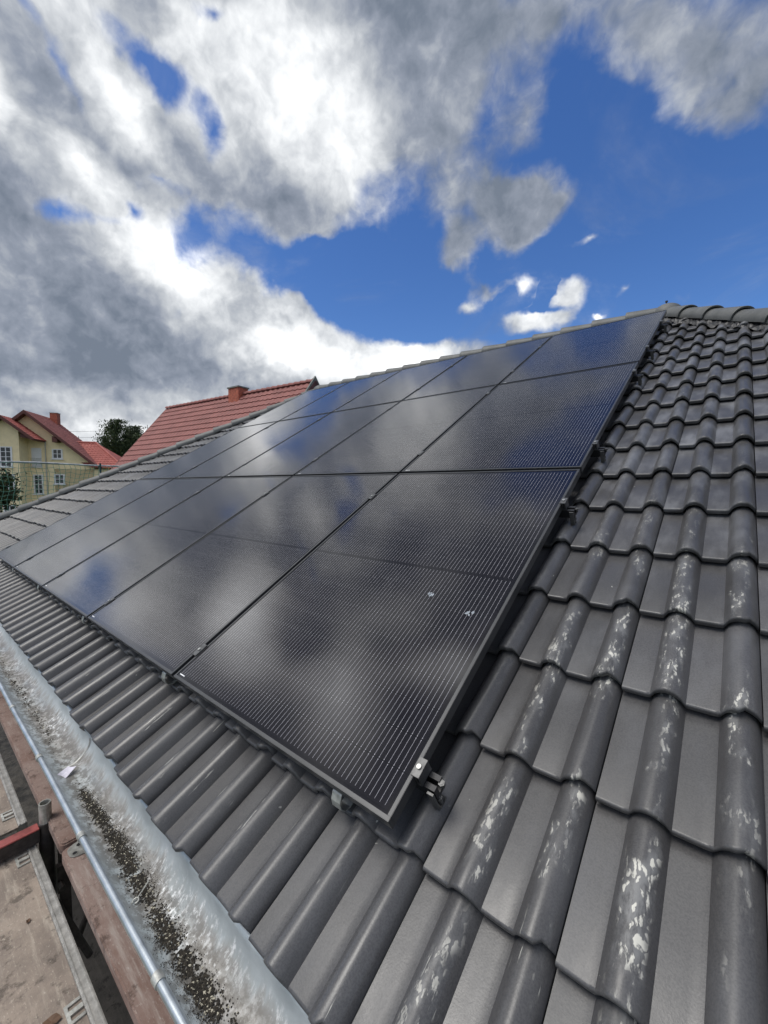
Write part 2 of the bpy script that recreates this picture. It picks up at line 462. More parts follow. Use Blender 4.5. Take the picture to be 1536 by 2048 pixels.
JX = 0.356          # x of one tile joint
def tile_material():
    m = Mat('dark_grey_glazed_tile')
    tone = m.attr('tone'); hh = m.attr('hump')
    x, v, n = m.sep()
    fine = m.noise(260, 3, 0.7)
    big = m.noise(1.3, 5, 0.6)
    mid = m.noise(9, 6, 0.62, stretch=(1, 0.35, 1))
    base = m.mix(m.mapr(tone, 0, 1, mode='LINEAR'), (0.056, 0.054, 0.053), (0.094, 0.090, 0.089))
    base = m.mix(m.mapr(big, 0.35, 0.7), base, (0.088, 0.087, 0.090))
    base = m.mix(m.mapr(fine, 0.38, 0.66, 0, 0.55), base, (0.035, 0.035, 0.038))
    # pale dust film, more on the upper courses
    film = m.math('MULTIPLY', m.mapr(mid, 0.42, 0.75), m.mapr(v, 0.2, 2.6, 0.15, 0.7))
    base = m.mix(film, base, (0.21, 0.215, 0.23))
    # chalky scuffs where mortar was dragged along the humps
    dab = m.n('ShaderNodeTexVoronoi', feature='SMOOTH_F1')
    mp = m.n('ShaderNodeMapping'); mp.inputs['Scale'].default_value = (120, 42, 1)
    wv = m.n('ShaderNodeVectorMath', operation='ADD')
    m.l(m.obj(), wv.inputs[0])
    wsc = m.n('ShaderNodeVectorMath', operation='SCALE'); m.l(m.noise(30, 3, 0.6, col=True), wsc.inputs[0]); wsc.inputs['Scale'].default_value = 0.03
    m.l(wsc.outputs[0], wv.inputs[1])
    m.l(wv.outputs[0], mp.inputs[0]); m.l(mp.outputs[0], dab.inputs['Vector'])
    dab.inputs['Scale'].default_value = 1.0; dab.inputs['Smoothness'].default_value = 0.35
    patch = m.noise(5.5, 3, 0.6, stretch=(1.5, 0.75, 1), seed=3.3)
    zone = m.math('MULTIPLY', m.mapr(x, 0.02, 0.28), m.mapr(v, 1.9, 0.5))
    zone = m.math('MAXIMUM', zone, 0.05)
    crest = m.mapr(m.math('ADD', hh, m.math('MULTIPLY', m.math('SUBTRACT', m.noise(14, 3, 0.6, seed=9.0), 0.5), 1.4)), 0.50, 1.0)
    pm = m.math('MULTIPLY', m.mapr(patch, 0.43, 0.55), m.math('MULTIPLY', zone, crest))
    streak = m.noise(34, 5, 0.7, stretch=(1, 0.3, 1), seed=8.1)
    film2 = m.math('MULTIPLY', pm, m.mapr(streak, 0.42, 0.62, 0.0, 0.6))
    base = m.mix(film2, base, (0.27, 0.27, 0.265))
    flecks = m.math('MULTIPLY', m.math('MULTIPLY', pm, m.mapr(dab.outputs['Distance'], 0.46, 0.36)), m.mapr(streak, 0.47, 0.55))
    base = m.mix(m.math('MULTIPLY', flecks, 0.95), base, (0.62, 0.60, 0.53))
    # small splashes everywhere
    v2 = m.n('ShaderNodeTexVoronoi', feature='F1'); v2.inputs['Scale'].default_value = 26
    m.l(wv.outputs[0], v2.inputs['Vector'])
    r2 = m.sep(v2.outputs['Color'])
    spl = m.math('MULTIPLY', m.math('LESS_THAN', v2.outputs['Distance'], m.mapr(r2[0], 0.0, 1, 0.02, 0.085, 'LINEAR')), m.math('GREATER_THAN', r2[1], 0.80))
    spl = m.math('MULTIPLY', spl, m.mapr(m.noise(3, 2), 0.45, 0.55))
    base = m.mix(m.math('MULTIPLY', spl, 0.75), base, (0.50, 0.50, 0.46))
    # thin scratches along the eave course
    scr = m.noise(60, 4, 0.65, stretch=(1.6, 0.045, 1), seed=1.9)
    es = m.math('MULTIPLY', m.mapr(scr, 0.63, 0.68), m.math('MULTIPLY', m.mapr(v, 0.05, -0.02), m.mapr(m.noise(7, 3, 0.6, seed=5.0), 0.48, 0.58)))
    es = m.math('MULTIPLY', es, m.mapr(hh, 0.2, 0.7))
    base = m.mix(m.math('MULTIPLY', es, 0.75), base, (0.50, 0.49, 0.44))
    m.set(color=base, rough=m.math('ADD', m.mapr(mid, 0.3, 0.7, 0.29, 0.46), m.math('MULTIPLY', pm, 0.15)), spec=0.5)
    hgt = m.math('ADD', m.math('MULTIPLY', fine, 0.4), m.math('ADD', m.math('MULTIPLY', flecks, 2.0), m.math('MULTIPLY', m.noise(40, 4), 0.6)))
    m.bump(hgt, 0.32, 0.0016)
    return m.m

def cap_material():
    m = Mat('grey_ridge_tile')
    nz = m.noise(6, 5, 0.6); fine = m.noise(180, 3, 0.7)
    base = m.mix(m.mapr(nz, 0.3, 0.7), (0.08, 0.083, 0.08), (0.125, 0.128, 0.124))
    base = m.mix(m.mapr(fine, 0.4, 0.8, 0, 0.3), base, (0.06, 0.06, 0.06))
    m.set(color=base, rough=0.55); m.bump(fine, 0.2, 0.001)
    return m.m

def panel_material():
    m = Mat('black_cells_under_glass')
    x, y, z = m.sep()
    PX = 0.0166; CX = 0.1833; CY = 0.0925
    # wires
    xo = m.math('ADD', x, 1.117)          # distance from the left cell edge
    yo = m.math('ADD', y, -0.018)
    fx = m.math('ABSOLUTE', m.math('SUBTRACT', m.math('FRACT', m.math('DIVIDE', xo, PX)), 0.5))
    wire = m.math('LESS_THAN', fx, 0.027)
    fx2 = m.math('LESS_THAN', fx, 0.062)
    inside = m.math('MULTIPLY', m.math('GREATER_THAN', xo, 0.002), m.math('LESS_THAN', xo, 1.098))
    inside = m.math('MULTIPLY', inside, m.math('MULTIPLY', m.math('GREATER_THAN', yo, 0.008), m.math('LESS_THAN', yo, 1.684)))
    fy = m.math('MULTIPLY', m.math('ABSOLUTE', m.math('SUBTRACT', m.math('FRACT', m.math('DIVIDE', yo, CY)), 0.5)), 2.0)   # 1 at cell borders
    gapy = m.math('GREATER_THAN', fy, 0.972)
    nearg = m.math('MULTIPLY', m.math('GREATER_THAN', fy, 0.90), m.math('LESS_THAN', fy, 0.955))
    fcx = m.math('MULTIPLY', m.math('ABSOLUTE', m.math('SUBTRACT', m.math('FRACT', m.math('DIVIDE', xo, CX)), 0.5)), 2.0)
    gapx = m.math('GREATER_THAN', fcx, 0.985)
    mid = m.math('LESS_THAN', m.math('ABSOLUTE', m.math('SUBTRACT', yo, 0.8465)), 0.009)
    nz = m.noise(3.0, 3, 0.5)
    cell = m.mix(m.mapr(nz, 0.3, 0.7), (0.006, 0.005, 0.0075), (0.010, 0.0085, 0.011))
    cell = m.mix(m.math('MULTIPLY', m.math('MAXIMUM', gapy, gapx), 0.85), cell, (0.003, 0.003, 0.004))
    lit = m.math('MAXIMUM', wire, m.math('MULTIPLY', fx2, nearg))
    lit = m.math('MULTIPLY', lit, m.math('MULTIPLY', inside, m.math('SUBTRACT', 1.0, m.math('MAXIMUM', m.math('MULTIPLY', gapy, 0.8), mid))))
    cell = m.mix(m.math('MULTIPLY', lit, 0.9), cell, (0.40, 0.39, 0.42))
    # little dry marks on the glass
    vo = m.n('ShaderNodeTexVoronoi', feature='F1'); vo.inputs['Scale'].default_value = 7
    oi = m.n('ShaderNodeObjectInfo')
    sh = m.n('ShaderNodeVectorMath', operation='ADD'); m.l(m.obj(), sh.inputs[0])
    sc = m.n('ShaderNodeVectorMath', operation='SCALE'); m.l(m.noise(60, 3, col=True), sc.inputs[0]); sc.inputs['Scale'].default_value = 0.02
    m.l(sc.outputs[0], sh.inputs[1]); m.l(sh.outputs[0], vo.inputs['Vector'])
    r2 = m.sep(vo.outputs['Color'])
    dry = m.math('MULTIPLY', m.math('LESS_THAN', vo.outputs['Distance'], 0.035), m.math('GREATER_THAN', r2[0], 0.86))
    dust = m.math('MULTIPLY', m.mapr(m.noise(5, 6, 0.65, stretch=(1, 0.5, 1), seed=2.0), 0.52, 0.8), 0.035)
    cell = m.mix(m.math('ADD', m.math('MULTIPLY', dry, 0.45), dust), cell, (0.45, 0.45, 0.45))
    m.set(color=cell, rough=m.mapr(m.noise(4, 4, 0.6, seed=4.0), 0.3, 0.7, 0.08, 0.12), ior=1.5, spec=0.5)
    m.bump(m.noise(7, 3, 0.5), 0.02, 0.01)
    return m.m

def zinc_material():
    m = Mat('galvanised_gutter_zinc')
    x, y, z = m.sep()
    # object origin lies on the gutter axis
    depth = m.mapr(z, -0.045, -0.084)
    big = m.noise(9, 6, 0.62, stretch=(0.6, 1, 1))
    run = m.noise(28, 5, 0.65, stretch=(1.0, 0.12, 0.12), seed=2.2)
    base = m.mix(m.mapr(big, 0.3, 0.7), (0.40, 0.44, 0.45), (0.57, 0.61, 0.62))
    stain = m.math('MULTIPLY', m.mapr(m.math('ADD', z, m.math('MULTIPLY', m.math('SUBTRACT', run, 0.5), 0.10)), -0.030, -0.062), m.mapr(y, -0.045, -0.01))
    base = m.mix(m.math('MULTIPLY', stain, m.mapr(big, 0.35, 0.6, 0.3, 0.95)), base, (0.26, 0.245, 0.225))
    salt = m.math('MULTIPLY', m.mapr(m.noise(75, 5, 0.7, stretch=(1, 0.5, 0.5), seed=7.0), 0.50, 0.62), m.mapr(m.math('ADD', z, m.math('MULTIPLY', m.math('SUBTRACT', run, 0.5), 0.09)), -0.018, -0.05))
    salt = m.math('MULTIPLY', salt, m.mapr(y, -0.03, 0.004))
    salt = m.math('MULTIPLY', salt, m.mapr(m.noise(2.6, 3, 0.5, seed=11.0), 0.42, 0.58, 0.15, 1))
    base = m.mix(salt, base, (0.80, 0.81, 0.81))
    mud = m.math('MULTIPLY', depth, m.mapr(m.noise(40, 5, 0.7, stretch=(0.7, 1, 1), seed=3.0), 0.42, 0.56))
    base = m.mix(m.math('MULTIPLY', mud, 0.8), base, (0.085, 0.075, 0.062))
    keep = m.math('SUBTRACT', 1.0, m.math('MAXIMUM', m.math('MULTIPLY', salt, 0.9), m.math('MAXIMUM', mud, m.math('MULTIPLY', stain, 0.8))))
    m.set(color=base, rough=m.mapr(big, 0.3, 0.7, 0.34, 0.5), metal=m.math('MULTIPLY', keep, 0.3))
    m.bump(m.math('ADD', big, m.math('MULTIPLY', salt, 0.4)), 0.15, 0.004)
    return m.m

def board_material(name, c1, c2, pale, stretch=(0.12, 1, 1), speck=0.5):
    m = Mat(name)
    g = m.noise(30, 6, 0.65, stretch=stretch)
    b = m.noise(5, 6, 0.65, seed=2.0)
    f = m.noise(120, 4, 0.7, stretch=(0.5, 1, 1))
    base = m.mix(m.mapr(b, 0.32, 0.68), c1, c2)
    base = m.mix(m.mapr(g, 0.5, 0.75, 0, 0.6), base, pale)
    base = m.mix(m.math('MULTIPLY', m.mapr(f, 0.55, 0.7), speck), base, pale)
    base = m.mix(m.mapr(m.noise(13, 6, 0.72, seed=6.0), 0.54, 0.66, 0, 0.7), base, tuple(c * 0.35 for c in c1))
    m.set(color=base, rough=0.8, spec=0.25)
    m.bump(m.math('ADD', g, f), 0.4, 0.003)
    return m.m

M = {}
M['tile'] = tile_material()
M['cap'] = cap_material()
M['cells'] = panel_material()
M['zinc'] = zinc_material()
M['frame'] = simple('anodised_black_frame', (0.085, 0.086, 0.088), 0.38, 0.65, 0.1, 5)
M['black_alu'] = simple('black_aluminium', (0.03, 0.03, 0.032), 0.4, 0.5, 0.1)
M['steel'] = simple('bright_steel', (0.50, 0.50, 0.48), 0.38, 0.85, 0.1, 30)
M['dull_alu'] = simple('dull_aluminium', (0.42, 0.41, 0.39), 0.5, 0.7, 0.25, 30, 0.1)
M['clamp'] = simple('dark_clamp_metal', (0.12, 0.12, 0.12), 0.4, 0.7, 0.3, 40)
M['galv'] = simple('galvanised_steel', (0.45, 0.45, 0.42), 0.5, 0.6, 0.35, 25, 0.15)
M['lead'] = simple('black_flashing', (0.02, 0.02, 0.022), 0.45, 0.0, 0.2, 20)
M['render'] = simple('house_wall_render', (0.45, 0.42, 0.36), 0.9, 0, 0.1, 3, 0.1)
M['dark'] = simple('dark_underlay', (0.012, 0.012, 0.013), 0.85)
M['deck'] = board_material('weathered_scaffold_plywood', (0.20, 0.165, 0.14), (0.34, 0.28, 0.23), (0.54, 0.48, 0.40))
M['plank'] = board_material('reddish_scaffold_board', (0.21, 0.135, 0.11), (0.30, 0.225, 0.195), (0.48, 0.43, 0.39), speck=0.5)
M['red'] = simple('chipped_red_paint', (0.25, 0.06, 0.055), 0.5, 0, 0.35, 20, 0.2)
M['rust'] = simple('dirty_dark_steel', (0.05, 0.042, 0.04), 0.6, 0.4, 0.4, 30, 0.2)

# ------------------------------------------------------------------ ground
def ground():
    m = Mat('ground_earth_and_grass')
    a = m.noise(0.25, 6, 0.6); b = m.noise(6, 6, 0.7)
    x, y, z = m.sep()
    far = m.mapr(m.math('ABSOLUTE', y), 2.5, 6.0)
    earth = m.mix(m.mapr(b, 0.35, 0.65), (0.014, 0.013, 0.012), (0.06, 0.054, 0.046))
    grass = m.mix(m.mapr(a, 0.4, 0.6), (0.035, 0.06, 0.018), (0.06, 0.075, 0.03))
    m.set(color=m.mix(far, earth, grass), rough=0.9); m.bump(b, 0.8, 0.08)
    mb = MB()
    n = 24
    rows = []
    for i in range(n + 1):
        u = (i / n) * 2 - 1; px = math.copysign(abs(u) ** 2.6, u) * 1800
        rows.append([(px, math.copysign(abs(w) ** 2.6, w) * 1800, -4.4) for w in [(j / n) * 2 - 1 for j in range(n + 1)]])
    mb.loft(rows)
    struct(mb.build('ground', m.m))
ground()

# ------------------------------------------------------------------ our roof
ROW = 0.3195; HALF = 0.15; V_EAVE = -0.328; V_TOP = 5.60; XR = -0.045; XL = -5.80; HS = 0.718
def hump(s):
    """height of the tile across its width, s in metres from the joint (0..0.3)"""
    t = (s % 0.15) / 0.15
    if t < 0.46:
        return 0.0
    k = (t - 0.46) / 0.54
    return 0.040 * (max(0.0, math.sin(math.pi * min(1.0, k ** 0.92))) ** 0.66)

def tile_field(mb, x_from, x_to, v0, nrows, row, keep, seg=26, raise_=0.033, base=-0.164, thick=0.021, clip=None):
    tone = []; hp = []
    rnd = random.Random(3)
    k0 = math.floor((x_from - JX) / 0.3); k1 = math.ceil((x_to - JX) / 0.3)
    svals = [0.0015, 0.0015] + [0.3 * i / seg for i in range(1, seg)] + [0.2985, 0.2985]
    prof = []
    for i, s in enumerate(svals):
        h = hump(min(s, 0.2999))
        if i == 0 or i == len(svals) - 1:
            h = -0.012
        prof.append((s, h))
    # crease just right of each hump
    for r in range(nrows):
        for k in range(k0, k1):
            x = JX + 0.3 * k; v = v0 + r * row
            if not keep(x + 0.15, v + row * 0.5):
                continue
            dx = rnd.uniform(-.0012, .0012); dn = rnd.uniform(-.0012, .0012); tn = rnd.random(); dv = rnd.uniform(-.0045, .0045); chip = rnd.uniform(.006, .014); cw_ = rnd.uniform(.262, .272)
            tilt = rnd.uniform(-.004, .004)
            # along the slope: (offset, height above the tilted plane)
            along = [(0.004, -thick), (0.0, -0.010), (0.0005, -0.0045), (0.0035, -0.001), (0.008, 0.0), (row * 0.5, 0.0), (row + 0.03, 0.0)]
            rows = []
            for (a, dh) in along:
                nn = base + raise_ * (1 - a / row) + dn
                rows.append([(x + s + dx, v + a + dv + (chip if (s > cw_ and a < .02) else 0), nn + dh + h + tilt * (s - 0.15)) for (s, h) in prof])
            mb.loft([rw[::-1] for rw in rows])
            for (a, dh) in along:
                for (s, h) in prof[::-1]:
                    tone.append(tn); hp.append(max(0, h) / 0.040)
    mb.attr['tone'] = tone; mb.attr['hump'] = hp

house = thing('hip_roofed_house', roofw(0, 0, 0), 'house under the camera with dark grey tiled hip roof carrying the solar panels', 'house', rot=(0, 0, 0))
roofpart_rot = Matrix.Rotation(PITCH, 4, 'X')

def clip_mesh(ob, planes):
    me = ob.data
    bm = bmesh.new(); bm.from_mesh(me)
    for co, no in planes:
        g = bm.verts[:] + bm.edges[:] + bm.faces[:]
        bmesh.ops.bisect_plane(bm, geom=g, plane_co=co, plane_no=no, clear_outer=True, dist=1e-5)
    bm.to_mesh(me); bm.free()

nrm_r = Vector((1, HS, 0)).normalized()      # right hip: x + HS*(v - V_TOP) = XR
nrm_l = Vector((-1, HS, 0)).normalized()
def keep_tile(x, v):
    return (x + HS * (v - V_TOP) < XR + 0.35) and (-x + HS * (v - V_TOP) < -XL + 0.35)
mb = MB()
tile_field(mb, XL - 4.4, 4.4, V_EAVE, 19, ROW, keep_tile)
tiles = mb.build('roof_tiles', M['tile'], house, smooth=True, sharp=50)
clip_mesh(tiles, [((XR, V_TOP, 0), nrm_r), ((XL, V_TOP, 0), nrm_l), ((0, V_TOP, 0), (0, 1, 0))])
tiles.rotation_euler = (PITCH, 0, 0)

# the plain dark underlay below the tiles (seen only through gaps) and the hidden faces of the roof
def rp(x, v, n=-0.185):
    return roofw(x, v, n)
eave_r = XR - HS * (V_EAVE + 0.03 - V_TOP); eave_l = XL + HS * (V_EAVE + 0.03 - V_TOP)
A_ = rp(eave_l, V_EAVE + .03); B_ = rp(eave_r, V_EAVE + .03); C_ = rp(XR, V_TOP); D_ = rp(XL, V_TOP)
mb = MB()
ym = C_.y
def back_(p):
    return Vector((p.x, 2 * ym - p.y, p.z))
mb.add([A_, B_, C_, D_, back_(A_), back_(B_)], [(0, 1, 2, 3), (4, 3, 2, 5), (0, 3, 4), (1, 5, 2), (0, 4, 5, 1)])
und = mb.build('roof_underlay', M['dark'], house)
def side_tiles(P0, P1, apex, name):
    """courses of tiles on a face that looks away: real stepped courses, simpler waves"""
    mb = MB(); e = (P1 - P0); L = e.length; e.normalize()
    mid = P0 + e * ((apex - P0).dot(e)); up_ = apex - mid; H = up_.length; up_.normalize()
    nn = e.cross(up_); n_r = int(H / ROW); ax = (apex - P0).dot(e)
    if nn.z < 0:
        nn = -nn
    for r in range(n_r):
        a0 = r * ROW; f0 = a0 / H; f1 = min(1, (a0 + ROW) / H)
        x0 = ax * f0; x1 = L - (L - ax) * f0; x0b = ax * f1; x1b = L - (L - ax) * f1
        m_ = max(4, int((x1 - x0) / 0.025))
        rows = []
        for (a, dh, xa, xb) in ((a0, 0.012, x0, x1), (a0, 0.03, x0, x1), (a0 + ROW + .01, 0.006, x0b, x1b)):
            rows.append([P0 + e * (xa + (xb - xa) * i / m_) + up_ * a + nn * (dh + hump(((xa + (xb - xa) * i / m_)) % 0.3)) for i in range(m_ + 1)])
        mb.loft(rows)
    tn = [0.5] * len(mb.v)
    mb.attr['tone'] = tn; mb.attr['hump'] = [0.4] * len(mb.v)
    mb.build(name, M['tile'], house, smooth=True, sharp=50)
off = -house.location
side_tiles(back_(B_), B_, C_, 'side_roof_tiles')
side_tiles(A_, back_(A_), D_, 'side_roof_tiles')
# walls and soffit
w = MB(); yb = 2 * ym - A_.y
w.box(A_.x + .85, B_.x - .85, A_.y + .80, yb - .80, -4.4, A_.z - .06)
w.build('wall', M['render'], house)
w = MB(); w.box(A_.x + .02, B_.x - .02, A_.y + .02, yb - .02, A_.z - .055, A_.z - .01)
w.build('soffit', simple('brown_soffit_board', (0.12, 0.08, 0.05)), house)
w = MB(); w.box(A_.x + .02, B_.x - .02, A_.y - .004, A_.y + .018, A_.z - .18, A_.z - .004)
w.build('fascia', simple('brown_fascia_board', (0.10, 0.07, 0.05)), house)

# ridge and hip caps: tapered half-round, each overlapping the next one down
def cap_mesh(mb, p0, p1, upv, r0, r1, lift0, lift1, th=0.016, seg=14, arc=205, flare=0.0):
    """p0 lower (nose) end, p1 upper end"""
    p0, p1 = Vector(p0), Vector(p1); d = (p1 - p0).normalized(); L = (p1 - p0).length
    upv = (upv - d * upv.dot(d)).normalized(); sv = d.cross(upv)
    def ring(t, r, lf):
        c = p0 + d * (L * t) + upv * lf
        out = []
        for k in range(seg + 1):
            a = R(90 - arc / 2 + arc * k / seg)
            out.append(c + sv * (math.cos(a) * r) + upv * (math.sin(a) * r * 0.82))
        return out
    mb.loft([ring(0.012, r0 - th, lift0 - .002), ring(0, r0 - th * .4, lift0), ring(0.0, r0, lift0), ring(0.012, r0 + .003, lift0), ring(0.06, r0 + .001, lift0), ring(.5, (r0 + r1) / 2, (lift0 + lift1) / 2), ring(1.0, r1, lift1)])

def cap_obj(name, p0, p1, upv, **kw):
    mb = MB(); cap_mesh(mb, p0 - house.location, p1 - house.location, upv, **kw)
    return mb.build(name, M['cap'], house, smooth=True, sharp=45)
CAPW = dict(r0=0.112, r1=0.092, lift0=0.008, lift1=-0.006)
# right hip (runs down to the right, away from the camera's apex)
def hipline(p_top, p_bot, n_caps_len, name):
    d = p_bot - p_top; L = d.length; d.normalize(); n = int(L / n_caps_len)
    upv = Vector((0, 0, 1))
    for i in range(n):
        b = p_top + d * ((i + 1) * n_caps_len + .02); a = p_top + d * (i * n_caps_len - .035)
        cap_obj(name, b, a, upv, **CAPW)
capn = -0.115
topR = roofw(XR, V_TOP, capn); botR = roofw(XR - HS * (V_EAVE - V_TOP), V_EAVE, capn)
topL = roofw(XL, V_TOP, capn); botL = roofw(XL + HS * (V_EAVE - V_TOP), V_EAVE, capn)
hipline(topR + Vector((0, 0, .0)), botR, 0.365, 'hip_cap_tile')
hipline(topL, botL, 0.365, 'hip_cap_tile')
nr = 16; step = (XR - XL) / nr
for i in range(nr):
    # nose at the left (far) end
    a = roofw(XL + step * i - .02, V_TOP, capn); b = roofw(XL + step * (i + 1) + .035, V_TOP, capn)
    a.z += .01; b.z += .01
    cap_obj('ridge_cap_tile', a, b, Vector((0, 0, 1)), **CAPW)
# the three-way crown pieces where ridge and hips meet
def crown(p, name='crown_tile'):
    mb = MB(); rows = []
    c = p - house.location
    for j in range(7):
        t = j / 6; a = t * math.pi / 2
        rows.append([c + Vector((math.cos(2 * math.pi * k / 20) * .15 * math.cos(a), math.sin(2 * math.pi * k / 20) * .15 * math.cos(a), -.02 + math.sin(a) * .115)) for k in range(20)])
    mb.loft(rows, closed=True); mb.build(name, M['cap'], house, smooth=True, sharp=60)
crown(topR + Vector((0.01, 0, .012))); crown(topL + Vector((0, 0, .012)))
# small clip screws on the hip caps
mb = MB(); q = topR - house.location
mb.tube([q + Vector((0, 0, .09)), q + Vector((0, 0, .135))], .006, 6); mb.tube([q + Vector((0, 0, .13)), q + Vector((0.0, 0, .145))], .013, 8)
mb.build('cap_screw', M['rust'], house)
# crumpled black flashing roll under the hip caps
def flashing(p_top, p_bot, side, name):
    d = p_bot - p_top; L = d.length; d.normalize()
    sv = Vector((side, 0, 0)); sv = (RM @ Vector((-side * 1, -HS * 1, 0))).normalized()
    nn = RM @ Vector((0, 0, 1)); rnd = random.Random(5); mb = MB(); rows = []
    n = int(L / .022)
    offs = [[rnd.uniform(-.007, .007) for _ in range(9)] for _ in range(n + 1)]
    for i in range(n + 1):
        row = []
        for k in range(9):
            w_ = k / 8
            wav = .012 * math.sin(i * 1.1 + k * .8) * w_ + offs[i][k] * (0.3 + w_)
            edge = .015 * math.sin(i * .37) + .01 * math.sin(i * .9)
            row.append(p_top + d * (i * .022) + sv * (w_ * (.165 + edge)) + nn * (.012 - .03 * w_ * w_ + wav) - house.location)
        rows.append(row)
    mb.loft(rows); mb.build(name, M['lead'], house, smooth=False)
flashing(topR, botR, 1, 'hip_flashing'); flashing(topL, botL, -1, 'hip_flashing')
mb = MB()
mb.tube([topR - house.location + Vector((-.1, 0, -.035)), topL - house.location + Vector((.1, 0, -.035))], .06, 8)
mb.build('ridge_batten', M['dark'], house)
for c in children(house):
    if c is not tiles:
        pass
# meshes above were written relative to the house origin (0,0,0 of the roof frame)

# ------------------------------------------------------------------ solar panels
PW, PH, GAPX, PX_, PY_ = 1.134, 1.730, 0.020, 1.154, 1.7506
def make_panel():
    root = thing('solar_panel', (0, 0, 0), 'x', 'solar panel', 'black solar panels mounted on the tiled roof', rot=(PITCH, 0, 0))
    W, H, T, F = PW, PH, 0.035, 0.011
    mb = MB()
    def rail(x0, x1, y0, y1):
        mb.box(x0, x1, y0, y1, -T, 0.0)
    rail(-W, 0, 0, F); rail(-W, 0, H - F, H); rail(-W, -W + F, F, H - F); rail(-F, 0, F, H - F)
    # lower flange of the frame
    mb.box(-W + F, -F, F, F + .022, -T, -T + .002); mb.box(-W + F, -F, H - F - .022, H - F, -T, -T + .002)
    mb.build('panel_frame', M['frame'], root, bevel=0.0012)
    g = MB(); g.box(-W + F, -F, F, H - F, -0.0062, -0.0022)
    g.build('cell_glass', M['cells'], root)
    b = MB(); b.box(-W + F, -F, F, H - F, -0.0085, -0.0066)
    b.build('backsheet', M['dark'], root)
    s = MB(); s.box(-W + .021, -W + .058, .0195, .0235, -0.0020, -0.0016)
    s.build('serial_label', simple('white_label', (0.75, 0.75, 0.75), 0.5), root)
    return root
pan0 = make_panel()
row_n = ['bottom', 'middle', 'top']
col_n = ['nearest the bare tiles at the right', 'second from the right', 'third from the right', 'second from the left', 'at the far left end']
for r in range(3):
    for c in range(5):
        p = pan0 if (r, c) == (0, 0) else copy_tree(pan0)
        jx = random.uniform(-.001, .001) if (r, c) != (0, 0) else 0
        p.location = roofw(-c * PX_ + jx, r * PY_, 0)
        p.rotation_euler = (PITCH + random.uniform(-.0012, .0012), random.uniform(-.0012, .0012), 0)
        p['label'] = 'black glossy solar panel in the %s row, %s' % (row_n[r], col_n[c])

# bird dropping marks on the nearest panel (they lie on the glass of the first panel)
def smear(name, x, v, sx, sv, n, label, seed, mat):
    rnd = random.Random(seed); mb = MB()
    for i in range(n):
        cx = x + rnd.gauss(0, sx); cv = v + rnd.gauss(0, sv); r_ = rnd.uniform(.002, .0065)
        k = rnd.randint(5, 8); el_ = rnd.uniform(1, 2.4); an = rnd.uniform(-.5, .9)
        pts = []
        for j in range(k):
            a = 2 * math.pi * j / k; rr = r_ * rnd.uniform(.6, 1.25)
            dx = math.cos(a) * rr; dv = math.sin(a) * rr * el_
            pts.append(Vector((cx + dx * math.cos(an) + dv * math.sin(an), cv - dx * math.sin(an) + dv * math.cos(an), -.0018)))
        mb.prism([RM @ q for q in pts], RM @ Vector((0, 0, .0006)))
    o = mb.build(name, mat, None, origin=roofw(x, v, 0), smooth=False)
    return tag(o, label, 'dirt mark')
md = simple('dried_dropping', (0.28, 0.31, 0.34), 0.7)
smear('bird_dropping', -.30, .72, .010, .006, 9, 'pale grey bird dropping splashed on the lower middle of the nearest panel', 4, md)
smear('bird_dropping', -.11, .66, .012, .005, 4, 'faint row of small dried drips near the right edge of the nearest panel', 9, md)

